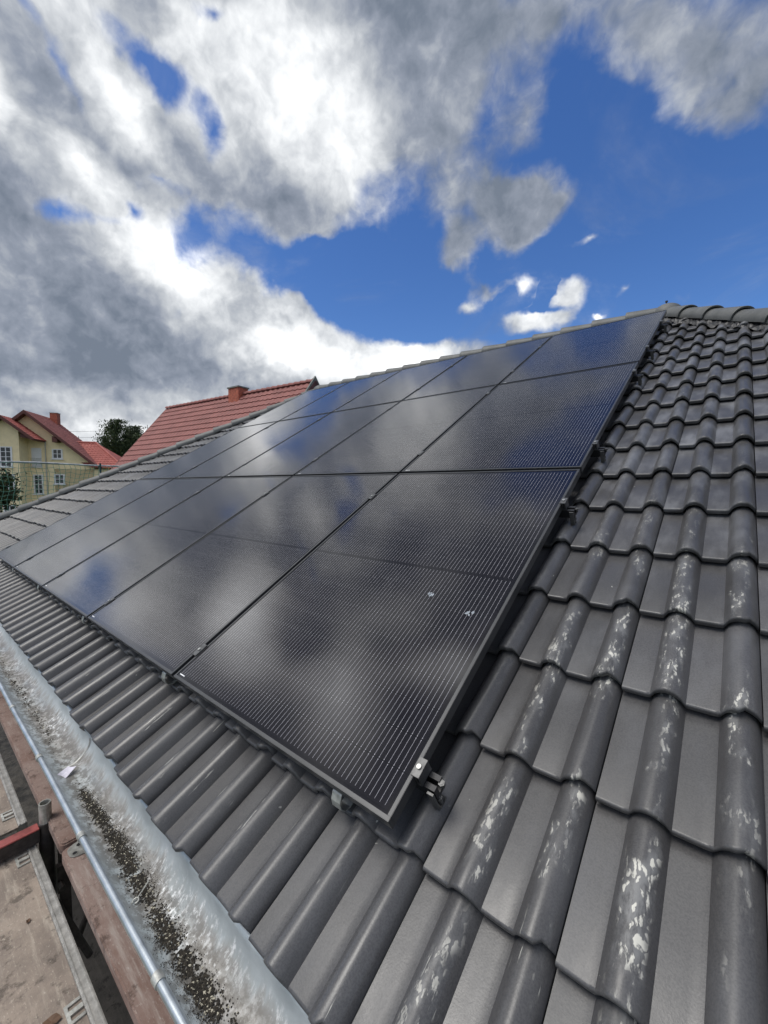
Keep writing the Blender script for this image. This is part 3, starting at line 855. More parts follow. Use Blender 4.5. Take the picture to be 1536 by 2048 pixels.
# ------------------------------------------------------------------ mounting rails with clamps and hooks
def clamp_mesh(mb, x0, x1, v, top=.0045, lower=-.034, ln=.045):
    mb.box(x0, x1, v - ln / 2, v + ln / 2, .0004, top)
    mb.box(x0 + .010, x1 - .004 if x1 - x0 < .03 else x1 - .012, v - ln / 2, v + ln / 2, lower, .0003)
RAILS = [0.136, 1.42, 2.03, 3.252, 3.872, 4.74]
rail_lab = ['lowest mounting rail, with bent steel hooks showing at the bottom panel edge',
            'mounting rail under the upper part of the bottom panel row',
            'mounting rail under the lower part of the middle panel row',
            'mounting rail under the upper part of the middle panel row',
            'mounting rail under the lower part of the top panel row',
            'highest mounting rail, close below the ridge under the top panel row']
for ri, v in enumerate(RAILS):
    rt = thing('mounting_rail', roofw(0, v, 0), rail_lab[ri], 'mounting rail', 'black mounting rails under the panels', rot=(PITCH, 0, 0))
    mb = MB(); xa, xb = -5 * PX_ - .02, .048
    mb.box(xa, xb, -.020, .020, -.075, -.0645); mb.box(xa, xb, -.020, -.006, -.0645, -.0365); mb.box(xa, xb, .006, .020, -.0645, -.0365)
    mb.build('rail_profile', M['black_alu'], rt)
    # end clamp on the right edge
    for (cx0, cx1, nm) in [(-.007, .017, 'end_clamp')] + [(-(k + 1) * PX_ + .012 - .022, -(k + 1) * PX_ + .012 + .022 - .004, 'mid_clamp') for k in range(4)] + [(-5 * PX_ + .020 - .028, -5 * PX_ + .020 + .009, 'end_clamp')]:
        mb = MB()
        if nm == 'end_clamp':
            s_ = 1 if cx0 > -1 else -1
            mb.box(cx0, cx1, -.024, .024, .0004, .0040)
            if s_ > 0:
                mb.box(.0015, .006, -.024, .024, -.034, .0003); mb.box(.013, .017, -.024, .024, -.034, .0003); mb.box(.006, .013, -.024, .024, -.034, -.030)
            else:
                mb.box(cx0, cx0 + .004, -.024, .024, -.036, .0003)
        else:
            c_ = (cx0 + cx1) / 2
            mb.box(c_ - .015, c_ + .015, -.030, .030, .0004, .0040)
            mb.box(c_ - .006, c_ + .006, -.022, .022, -.034, .0003)
        cl_ = mb.build(nm, M['clamp'], rt, bevel=.0006)
        b = MB(); c_ = (cx0 + cx1) / 2
        ring = [Vector((c_ + math.cos(a) * .0075, math.sin(a) * .0075, .0041)) for a in [2 * math.pi * k / 16 for k in range(16)]]
        b.tube([(c_, 0, .0041), (c_, 0, .0090)], .0062, 16)
        b.tube([(c_, 0, .0091), (c_, 0, .0094)], .0035, 6)
        b.build('bolt', M['steel'], cl_)
    # bracket and bolts at the protruding rail end
    mb = MB()
    mb.box(.030, .048, -.030, -.024, -.108, -.040); mb.box(.030, .050, -.023, .006, -.108, -.104)
    mb.tube([(.046, -.012, -.103), (.046, -.012, -.070)], .005, 8); mb.tube([(.046, -.012, -.084), (.046, -.012, -.076)], .008, 6)
    mb.tube([(.052, .008, -.060), (.052, .008, -.040)], .005, 8); mb.tube([(.052, .008, -.048), (.052, .008, -.041)], .009, 6)
    mb.build('rail_end_bracket', M['clamp'], rt)
    if ri == 0:
        for hx in (-.202, -1.300, -2.50, -3.745, -4.86):
            # flat bar: out from under the tile, over its nose and back up under the panel
            path = [(-.100, -.045), (-.118, -.050), (-.136, -.058), (-.150, -.072), (-.156, -.092), (-.150, -.110), (-.132, -.122), (-.10, -.124), (-.06, -.122)]
            wd = .017; th = .0035
            mb = MB(); rows = []
            for i, (a, n_) in enumerate(path):
                a0 = path[max(0, i - 1)]; a1 = path[min(len(path) - 1, i + 1)]
                tx, ty = a1[0] - a0[0], a1[1] - a0[1]; l_ = math.hypot(tx, ty); nx_, ny_ = -ty / l_ * th, tx / l_ * th
                rows.append([(hx - wd, a, n_), (hx + wd, a, n_), (hx + wd, a + nx_, n_ + ny_), (hx - wd, a + nx_, n_ + ny_)])
            mb.loft(rows, closed=True); mb.f.append((0, 1, 2, 3))
            mb.build('roof_hook', M['galv'], rt, bevel=.0007)

# ------------------------------------------------------------------ rain gutter
GY, GZ, GR = -0.285, -0.318, 0.084
gut = thing('rain_gutter', (-3, GY, GZ), 'half round zinc gutter along the eave, silted with dark moss', 'gutter')
GX0, GX1 = -11.0, 1.6
def gsec(x, r=GR, dz=0):
    pts = []
    # back upstand
    pts.append((x, GY + r + .012, GZ + .020 + dz)); pts.append((x, GY + r, GZ + .012 + dz))
    for k in range(19):
        a = math.pi * k / 18
        pts.append((x, GY + math.cos(a) * r, GZ - math.sin(a) * r + dz))
    return [Vector(q) for q in pts]
mb = MB(); n = 120
rnd = random.Random(2)
secs = []
for i in range(n + 1):
    x = GX0 + (GX1 - GX0) * i / n
    wob = .0012 * math.sin(x * 3.1) + .001 * math.sin(x * 7.7)
    secs.append([q + Vector((0, wob, wob)) for q in gsec(x)])
mb.loft(secs)
g_o = mb.build('trough', M['zinc'], gut, origin=gut.location, smooth=True, sharp=60)
g_o.modifiers.new('solid', 'SOLIDIFY').thickness = .0012
mb = MB()
mb.tube([(GX0 + (GX1 - GX0) * i / 60, GY - GR - .002 + .001 * math.sin(i), GZ + .002) for i in range(61)], .0098, 12)
mb.build('bead', simple('dull_zinc_bead', (0.47, 0.51, 0.54), 0.36, 0.75, 0.18, 14), gut, origin=gut.location, smooth=True)
x = -10.7
while x < 1.5:
    mb = MB()
    mb.tube([(x - .012, GY - GR - .002, GZ + .002), (x + .012, GY - GR - .002, GZ + .002)], .0122, 14)
    rows = []
    for k in range(17):
        a = math.pi * k / 16
        rows.append([(x - .012, GY + math.cos(a) * (GR + .003), GZ - math.sin(a) * (GR + .003)), (x + .012, GY + math.cos(a) * (GR + .003), GZ - math.sin(a) * (GR + .003))])
    mb.loft(rows)
    mb.build('gutter_bracket', M['galv'], gut, origin=gut.location, smooth=True)
    x += .575
# solder seams across the trough
for xs in (-4.9, -1.50, 1.2):
    mb = MB(); rows = []
    for dx_ in (-.006, -.003, 0, .003, .006):
        rows.append([q + Vector((0, 0, .0012 + .0015 * (1 - abs(dx_) / .006))) for q in [Vector((xs + dx_ + .004 * math.sin(k), GY + math.cos(math.pi * k / 18) * (GR - .0015), GZ - math.sin(math.pi * k / 18) * (GR - .0015))) for k in range(19)]])
    mb.loft(rows); mb.build('solder_seam', M['galv'], gut, origin=gut.location, smooth=True)
# flat metal apron from the fascia under the first tile course into the gutter
mb = MB()
mb.add([(GX0, GY + GR + .006, GZ + .016), (GX1, GY + GR + .006, GZ + .016), (GX1, GY + GR + .08, GZ + .040), (GX0, GY + GR + .08, GZ + .040)], [(0, 1, 2, 3)])
ap = mb.build('drip_apron', simple('pale_drip_apron', (0.42, 0.43, 0.42), 0.5, 0.4, 0.15, 9), gut, origin=gut.location)
ap.modifiers.new('solid', 'SOLIDIFY').thickness = .002

# moss and silt lumps in the bottom: uncountable, one object
rnd = random.Random(11); mbs = MB(); mbw = MB()
def lump(mb, c, r, flat=.6):
    pts = [(1, 0, 0), (0, 1, 0), (-1, 0, 0), (0, -1, 0), (0, 0, 1), (0, 0, -.4)]
    q = Euler((rnd.uniform(-.4, .4), rnd.uniform(-.4, .4), rnd.uniform(0, 6.3))).to_matrix()
    v = [c + q @ Vector((p[0] * r * rnd.uniform(.6, 1.5), p[1] * r * rnd.uniform(.6, 1.3), p[2] * r * flat * rnd.uniform(.6, 1.4))) for p in pts]
    mb.add(v, [(0, 1, 4), (1, 2, 4), (2, 3, 4), (3, 0, 4), (1, 0, 5), (2, 1, 5), (3, 2, 5), (0, 3, 5)])
def dens(x):
    if x < -3.4:
        return .5
    if -3.4 < x < -1.75:
        return .55
    if -1.75 <= x < -1.30:
        return .04
    return 1.0
for i in range(26000):
    x = rnd.uniform(-4.6, .2) if rnd.random() < .35 else rnd.uniform(-1.6, .15)
    if rnd.random() > dens(x) * (.62 + .38 * math.sin(x * 23) * math.sin(x * 9.1 + 1)):
        continue
    if math.sin(x * 61 + 2 * math.sin(x * 13)) + math.sin(x * 143) * .6 < rnd.uniform(-1.7, -.5) + (.35 if x < -1.75 else 0):
        continue
    off_ = rnd.gauss(.012 * math.sin(x * 5), .013 + (.006 if x > -.8 else 0) + (.006 if x < -1.75 else 0))
    a = math.asin(max(-.95, min(.95, off_ / GR)))
    c = Vector((x, GY + math.sin(a) * GR, GZ - math.cos(a) * GR + .002))
    r = rnd.uniform(.0012, .0052) * (1 - min(.7, abs(off_) / .05))
    lump(mbw if rnd.random() < .07 else mbs, c, r)
mm = Mat('black_moss_and_silt'); nz = mm.noise(150, 4, .7)
mm.set(color=mm.mix(mm.mapr(nz, .35, .7), (0.010, 0.009, 0.007), (0.055, 0.046, 0.034)), rough=.95)
struct(mbs.build('moss', mm.m, None, origin=(-1, GY, GZ - GR)), 'stuff')
struct(mbw.build('grit', simple('pale_grit', (0.42, 0.39, 0.31), .9), None, origin=(-1, GY, GZ - GR)), 'stuff')

# paper slip and small spanner lying in the gutter
pz = GZ - GR + .014
mb = MB(); px0, py0 = -1.44, GY - .012
q = [Vector((px0 + a * .021 * math.cos(.5) - b * .034 * math.sin(.5) * .6, py0 + a * .021 * math.sin(.5) + b * .02, pz + .006 * b + .004 * a * b + (.004 * a * a))) for a in (-1, -.3, .4, 1) for b in (-1, 0, 1)]
mb.add(q, [(i * 3 + j, i * 3 + j + 1, (i + 1) * 3 + j + 1, (i + 1) * 3 + j) for i in range(3) for j in range(2)])
o = mb.build('paper_slip', simple('white_paper', (0.62, 0.60, 0.68), .6, 0, .1, 60), None, origin=(px0, py0, pz)); o.modifiers.new('solid', 'SOLIDIFY').thickness = .0004
tag(o, 'small white paper slip lying in the gutter above the bare stretch', 'paper')
mb = MB(); sx_, sy_ = -.662, GY - .022; sz_ = GZ - GR + .012
d1 = Vector((.35, .94, .0)).normalized(); d1 = Vector((-.5, .8, .12)).normalized(); s1 = Vector((d1.y, -d1.x, 0)).normalized()
base_ = Vector((sx_, sy_, sz_))
mb.tube([base_, base_ + d1 * .020, base_ + d1 * .045], [.0022, .0018, .0022], 6)
arc_ = [base_ - d1 * .007 + (s1 * math.cos(a) + d1 * math.sin(a)) * .0075 for a in [R(-60 + 300 * k / 12) for k in range(13)]]
mb.tube([p_ for p_ in arc_], .0022, 6)
o = mb.build('wrench', M['galv'], None, origin=base_, smooth=True)
tag(o, 'tiny grey open-jaw wrench lying on the moss in the gutter', 'wrench')

# ------------------------------------------------------------------ scaffold
ZB = -.80       # inner board surface
def plank(x0, x1, y0, y1, z1, th, label, name='scaffold_board', mat='plank'):
    rt = thing(name, ((x0 + x1) / 2, (y0 + y1) / 2, z1 - th), label, 'scaffold board', 'boards laid on the scaffold')
    mb = MB(); r_ = .022
    pts = []
    for (cx, cy, a0) in ((x1 - r_, y1 - r_, 0), (x0 + r_, y1 - r_, 90), (x0 + r_, y0 + r_, 180), (x1 - r_, y0 + r_, 270)):
        for k in range(5):
            a = R(a0 + 90 * k / 4); pts.append((cx + math.cos(a) * r_, cy + math.sin(a) * r_, z1 - th))
    mb.prism(pts, (0, 0, th))
    mb.build('board', M[mat], rt, origin=rt.location, bevel=.006, smooth=True, sharp=50)
    return rt
b1 = plank(-1.575, 1.55, -.305, -.02, ZB, .05, 'reddish worn scaffold board beside the gutter, nearest the camera')
b2 = plank(-4.62, -1.60, -.300, -.03, ZB, .05, 'reddish stained scaffold board beside the gutter, beyond the perforated plate')
b3 = plank(-7.65, -4.645, -.300, -.03, ZB, .05, 'reddish scaffold board at the far end of the eave')
def end_plate(x0, x1, par):
    mb = MB(); yc = -.165; hx = (x1 + x0) / 2; a_ = (x1 - x0) / 2; b_ = .125
    outer = []
    for k in range(28):
        a = 2 * math.pi * k / 28
        outer.append((hx + a_ * math.copysign(abs(math.cos(a)) ** .6, math.cos(a)), yc + b_ * math.copysign(abs(math.sin(a)) ** .5, math.sin(a)), ZB + .0015))
    mb.prism(outer, (0, 0, .004))
    pl = mb.build('end_plate', M['galv'], par, origin=par.location, bevel=.001)
    for (hx_, hy, hr) in ((-.018, -.08, .015), (.02, -.105, .012), (-.02, -.02, .010), (.02, -.035, .014), (-.01, .045, .014), (.02, .08, .011)):
        h = MB(); h.tube([(hx + hx_, yc + hy, ZB + .0057), (hx + hx_, yc + hy, ZB + .0075)], [hr, hr], 18)
        h.build('hole_collar', M['galv'], pl, origin=par.location)
        h = MB(); h.tube([(hx + hx_, yc + hy, ZB + .0076), (hx + hx_, yc + hy, ZB + .0079)], hr * .72, 18)
        h.build('plate_hole', M['dark'], pl, origin=par.location)
end_plate(-1.572, -1.475, b1)
# outer decks with aluminium edge profiles
def deck(x0, x1, y0, y1, z1, label):
    rt = thing('scaffold_deck', ((x0 + x1) / 2, (y0 + y1) / 2, z1), label, 'scaffold deck', 'plywood scaffold decks')
    mb = MB(); mb.box(x0, x1, y0, y1 - .034, z1 - .012, z1)
    mb.build('plywood', M['deck'], rt, origin=rt.location)
    for (ya, yb, nm) in ((y1 - .0335, y1, 'edge_profile'), (y0 - .034, y0 - .0005, 'edge_profile')):
        mb = MB(); mb.box(x0, x1, ya, yb, z1 - .055, z1 + .006); mb.box(x0, x1, ya + .004, ya + .008, z1 + .0062, z1 + .011); mb.box(x0, x1, yb - .008, yb - .004, z1 + .0062, z1 + .011)
        mb.build(nm, M['dull_alu'], rt, origin=rt.location)
    for xx in (x0 + .13, x0 + .95, x1 - .13):
        mb = MB(); ya = y1 - .034
        mb.box(xx - .035, xx + .035, ya - .045, ya - .036, z1 + .0005, z1 + .006); mb.box(xx - .035, xx - .025, ya - .036, ya - .001, z1 + .0005, z1 + .006)
        mb.box(xx + .025, xx + .035, ya - .036, ya - .001, z1 + .0005, z1 + .006); mb.box(xx - .008, xx + .008, ya - .036, ya - .001, z1 + .0005, z1 + .008)
        mb.build('deck_clip', M['galv'], rt, origin=rt.location)
    return rt
ZD = -.90
deck(-1.905, 1.6, -.98, -.345, ZD, 'weathered plywood scaffold deck in the lower left corner with dry leaves')
deck(-5.0, -2.03, -.98, -.345, ZD, 'weathered plywood scaffold deck beyond the red cross bar')
# frame: standard tube, red transom, diagonal lug
def standard(x, label):
    rt = thing('scaffold_tower', (x, -.30, -4.4), label, 'scaffold tower', 'red and galvanised scaffold frames')
    mb = MB(); o = len(mb.v); seg = 28
    yC = -.305; r1 = .0242; r0 = .0205
    def ring(z, r, flute=0):
        return [Vector((x + math.cos(2 * math.pi * k / seg) * (r + (flute if k % 2 else 0)), yC + math.sin(2 * math.pi * k / seg) * (r + (flute if k % 2 else 0)), z)) for k in range(seg)]
    mb.loft([ring(-.82, r1, -.0014), ring(-.725, r1, -.0014), ring(-.722, r1 - .001), ring(-.722, r0 - .002), ring(-.82, r0 - .002)], closed=True)
    mb.build('spigot', M['galv'], rt, origin=rt.location, smooth=True, sharp=30)
    mb = MB(); mb.tube([(x, yC, -4.4), (x, yC, -.815)], .0285, 20); mb.build('upright', M['rust'], rt, origin=rt.location, smooth=True)
    mb = MB(); mb.tube([(x, -1.05, -4.4), (x, -1.05, -.815)], .0285, 20); mb.build('upright', M['rust'], rt, origin=rt.location, smooth=True)
    mb = MB(); mb.box(x - .026, x + .026, -1.05, yC - .028, -.826, -.820); mb.build('transom_top', M['red'], rt, origin=rt.location, bevel=.0015)
    mb = MB(); mb.box(x + .020, x + .026, -1.05, yC - .028, -.885, -.827); mb.box(x - .026, x - .020, -1.05, yC - .028, -.885, -.827)
    mb.build('transom_side', M['rust'], rt, origin=rt.location)
    mb = MB()
    mb.box(x + .02, x + .05, yC + .035, yC + .075, -1.35, -.86); mb.box(x + .045, x + .075, yC + .02, yC + .05, -1.15, -1.02)
    mb.tube([(x + .03, yC + .03, -1.1), (x + .12, yC + .03, -1.1)], .012, 10); mb.tube([(x + .08, yC + .01, -1.18), (x + .03, yC + .14, -1.60)], .016, 10)
    mb.build('bracket_lug', M['rust'], rt, origin=rt.location)
    mb = MB(); mb.tube([(x, yC, -1.75), (x, .06, -.87)], .016, 10); mb.box(x - .02, x + .02, yC + .03, .05, -.89, -.855)
    mb.build('console_arm', M['rust'], rt, origin=rt.location, smooth=True)
    return rt
standard(-1.845, 'scaffold frame with ribbed open tube top and red cross bar beside the deck')
standard(-4.95, 'scaffold frame further along the eave, mostly hidden below the boards')
mb = MB(); mb.tube([(-5.0, -.40, -2.85), (1.6, -.40, -2.85)], .024, 12)
o = mb.build('scaffold_ledger', M['rust'], None, origin=(-1.7, -.40, -2.85), smooth=True); tag(o, 'dark steel tube running low below the scaffold boards', 'scaffold tube')
rt = thing('lower_scaffold_deck', (-1.8, -.6, -2.95), 'dark lower scaffold deck seen through the gap between boards', 'scaffold deck')
mb = MB(); mb.box(-4.9, 1.55, -.98, .30, -3.0, -2.95); mb.build('plywood', board_material('dark_lower_deck', (.05, .045, .04), (.09, .08, .07), (.13, .12, .1)), rt, origin=rt.location)  # plywood colours darker than on the upper decks
# dry leaves on the deck
ml = simple('dry_leaf', (0.13, 0.075, 0.045), .8)
rnd = random.Random(21)
for i, (lx, ly, s_, lab) in enumerate([(-.98, -.455, .026, 'dry brown curled leaf touching the deck edge profile'), (-.90, -.495, .020, 'dark heart-shaped dead leaf lying on the plywood deck'),
                                  (-1.42, -.44, .010, 'tiny dark leaf scrap near the red cross bar'), (-.63, -.43, .018, 'dark red leaf half under the edge profile at the bottom'),
                                  (-.75, -.60, .016, 'narrow brown leaf on the deck at the lower left')]):
    mb = MB(); an = rnd.uniform(0, 6); rim = []
    for k in range(10):
        a = 2 * math.pi * k / 10; rr = s_ * (1 - .35 * abs(math.sin(a))) * rnd.uniform(.85, 1.1)
        rim.append(Vector((lx + math.cos(a + an) * rr, ly + math.sin(a + an) * rr, ZD + .003 + rnd.uniform(.0, .006))))
    mb.v = [tuple(q) for q in rim] + [(lx, ly, ZD + .002)]
    mb.f = [(k, (k + 1) % 10, 10) for k in range(10)]
    o = mb.build('dead_leaf', ml, None, origin=(lx, ly, ZD)); o.modifiers.new('solid', 'SOLIDIFY').thickness = .0005
    tag(o, lab, 'leaf', 'dry leaves on the scaffold deck')

# ------------------------------------------------------------------ safety net and guard rail at the far gable end
NX = -11.45
def rail_tube(z, label):
    mb = MB(); mb.tube([(NX, -1.6 + .5 * i, z + .012 * math.sin(i * 1.3)) for i in range(17)], .020, 10)
    o = mb.build('guard_rail', simple('pale_guard_rail', (0.38, 0.40, 0.40), .5, .3, .3, 6), None, origin=(NX, 2, z), smooth=True)
    tag(o, label, 'guard rail', 'guard rails holding the safety net')
rail_tube(1.285, 'upper pale guard rail carrying the green safety net at the far left')
rail_tube(.17, 'lower pale guard rail at the far left foot of the safety net')
for yy, lab in ((2.62, 'thin dark green post holding the guard rail at the far left'), (-.5, 'dark green rail post outside the left image edge'), (5.6, 'dark green rail post behind the hip caps')):
    if yy != 2.62:
        continue
    mb = MB(); mb.tube([(NX + .05, yy, -4.4), (NX + .05, yy, 1.33)], .022, 10); mb.box(NX - .03, NX + .03, yy - .03, yy + .03, 1.24, 1.262)
    o = mb.build('rail_post', simple('dark_green_post', (0.02, 0.06, 0.055), .5, .2), None, origin=(NX, yy, -4.4), smooth=True)
    tag(o, lab, 'post')
rnd = random.Random(4); mb = MB()
n_y, n_z = 44, 11; g = {}
for i in range(n_y + 1):
    for j in range(n_z + 1):
        y = -.2 + i * .1; z = 1.27 - j * .1
        sag = .02 * math.sin(i * 1.7 + j) + .03 * math.sin(i * .45) * (j / n_z)
        g[i, j] = Vector((NX + .02 + .03 * math.sin(i * .6 + j * .5), y + .025 * math.sin(j * .9 + i * .3) * (1 if j else 0) + rnd.uniform(-.006, .006), z + (sag if j else 0) + rnd.uniform(-.004, .004)))
for j in range(n_z + 1):
    mb.tube([g[i, j] for i in range(n_y + 1)], .0045, 4)
for i in range(n_y + 1):
    mb.tube([g[i, j] for j in range(n_z + 1)], .0045, 4)
o = mb.build('safety_net', simple('green_net_cord', (0.10, 0.27, 0.18), .7), None, origin=(NX, 2, .2))
tag(o, 'green mesh safety net hanging from the guard rail at the far left', 'safety net')

# ------------------------------------------------------------------ neighbouring houses
def red_tile_mat(name, a, b):
    m = Mat(name)
    nz = m.noise(1.5, 5, .6); fn = m.noise(14, 4, .6)
    m.set(color=m.mix(m.mapr(m.math('ADD', m.math('MULTIPLY', nz, .6), m.math('MULTIPLY', fn, .4)), .38, .62), a, b), rough=.7)
    return m.m
M['redtile'] = red_tile_mat('red_concrete_tile', (0.185, 0.058, 0.050), (0.26, 0.088, 0.075))
M['redtile2'] = red_tile_mat('bright_red_clay_tile', (0.28, 0.068, 0.054), (0.37, 0.10, 0.08))
M['brick'] = simple('orange_brick', (0.36, 0.10, 0.06), .8, 0, .3, 12)
M['wood'] = simple('red_brown_barge_board', (0.10, 0.030, 0.022), .6)
M['yellow'] = simple('pale_yellow_render', (0.84, 0.70, 0.43), .9, 0, .06, 2)
M['white'] = simple('white_window_frame', (0.72, 0.72, 0.72), .5, 0, .04)
mg = Mat('window_glass'); mg.set(color=(0.02, 0.025, 0.03), rough=.08); M['glass'] = mg.m
M['grey_board'] = simple('grey_gable_boarding', (0.16, 0.165, 0.15), .8)

def tiled_plane(mb, O, ex, up_, nrm, L, H, row=.33, wid=.3, seg=6, ht=.035, clipf=None):
    """stepped, waved tile courses on a slope. O lower-left corner, ex along, up_ up the slope"""
    nr_ = int(math.ceil(H / row)); nc = int(L / wid * seg)
    for r in range(nr_):
        a0 = r * row; a1 = min(H, a0 + row + .01)
        x0, x1 = 0, L; y0_, y1_ = 0, L
        if clipf:
            x0, x1 = clipf(a0); y0_, y1_ = clipf(a1)
            if x1 - x0 < .05:
                continue
        rows = []
        for (a, dh, xa, xb) in ((a0 + .004, .005, x0, x1), (a0, .045, x0, x1), (a1, .012, y0_, y1_)):
            rows.append([O + ex * (xa + (xb - xa) * i / nc) + up_ * a + nrm * (dh + ht * max(0, math.sin(2 * math.pi * (xa + (xb - xa) * i / nc) / wid)) ** .6) for i in range(nc + 1)])
        mb.loft(rows)

def red_house():
    PLt = Vector((-22.66, 8.92, 4.91)); d = Vector((math.cos(R(-173.3)), math.sin(R(-173.3)), 0))
    L = 10.6; PRt = PLt - d * L
    perp = Vector((d.y, -d.x, 0))
    if (Vector((0.57, -.7, 0)) - PLt).dot(perp) < 0:
        perp = -perp
    pit = R(50); H = 6.6
    dn = perp * math.cos(pit) + Vector((0, 0, -math.sin(pit)))
    nrm = perp * math.sin(pit) + Vector((0, 0, math.cos(pit)))
    rt = thing('red_roofed_house', (PLt + PRt) / 2 - perp * 0 - Vector((0, 0, PLt.z + 4.4)), 'neighbouring house with a steep dull red tiled roof and brick chimney, behind our roof', 'house')
    lo = rt.location
    mb = MB(); tiled_plane(mb, PLt + dn * H, -d, -dn, nrm, L, H, .345, .3, 8, .03); mb.build('roof', M['redtile'], rt, origin=lo, smooth=True, sharp=40)
    dn2 = -perp * math.cos(pit) + Vector((0, 0, -math.sin(pit))); n2 = -perp * math.sin(pit) + Vector((0, 0, math.cos(pit)))
    mb = MB(); tiled_plane(mb, PLt + dn2 * H, -d, -dn2, n2, L, H, .345, .3, 6, .03); mb.build('rear_roof', M['redtile'], rt, origin=lo, smooth=True, sharp=40)
    # ridge tiles
    mb = MB(); k = 0
    while k < L:
        cap_mesh(mb, PLt - d * (k), PLt - d * min(L, k + .36), Vector((0, 0, 1)), .13, .11, .03, .01, seg=8); k += .33
    mb.build('ridge', M['redtile'], rt, origin=lo, smooth=True)
    # verge boards
    for P in (PLt + d * .02, PRt - d * .05):
        mb = MB()
        for q in (dn, dn2):
            nq = nrm if q is dn else n2
            mb.prism([P + nq * .05, P + q * H + nq * .05, P + q * H - nq * .16, P - nq * .16], -d * .04)
        mb.build('verge_board', M['wood'] if P is not PRt else M['grey_board'], rt, origin=lo)
    # gable walls
    zt = PLt.z - .15; wid = math.cos(pit) * H * .93
    for P in (PLt - d * .45, PRt + d * .10):
        mb = MB(); top = Vector((P.x, P.y, zt)); h_ = math.tan(pit) * wid
        a = top - perp * wid - Vector((0, 0, h_)); b = top + perp * wid - Vector((0, 0, h_))
        mb.prism([top, a, Vector((a.x, a.y, -4.4)), Vector((b.x, b.y, -4.4)), b], -d * .25 if P.x < -15 else d * .25)
        mb.build('gable_wall', M['grey_board'], rt, origin=lo)
    for sgn in (1, -1):
        a = PLt + perp * wid * sgn; mb = MB(); z_ = zt - math.tan(pit) * wid
        mb.prism([Vector((a.x, a.y, -4.4)) - d * .5, Vector((a.x, a.y, -4.4)) - d * (L - .4), Vector((a.x, a.y, z_)) - d * (L - .4), Vector((a.x, a.y, z_)) - d * .5], -perp * sgn * .25)
        mb.build('side_wall', M['render'], rt, origin=lo)
    # chimney
    cpos = PLt - d * 6.0 + dn * .1
    m4 = Matrix.Translation(Vector((cpos.x, cpos.y, PLt.z))) @ Matrix(((-d.x, -perp.x, 0, 0), (-d.y, -perp.y, 0, 0), (0, 0, 1, 0), (0, 0, 0, 1)))
    mb = MB(); mb.box(-.36, .36, -.26, .26, -1.0, .28, m4); ch = mb.build('chimney', M['brick'], rt, origin=lo)
    mb = MB(); mb.box(-.40, .40, -.30, .30, .282, .34, m4); mb.build('chimney_cap', M['grey_board'], ch, origin=lo)
    # gable peak board
    mb = MB(); P = PRt + Vector((0, 0, .12)); mb.prism([P + Vector((0, 0, .1)), P + dn * 1.6, P + dn * 1.6 - nrm * .3, P - Vector((0, 0, .35))], -d * .07)
    mb.prism([P + Vector((0, 0, .1)) - d * .0, P + dn2 * 1.6, P + dn2 * 1.6 - n2 * .3, P - Vector((0, 0, .35))], -d * .068)
    mb.build('gable_board', M['grey_board'], rt, origin=lo)
red_house()

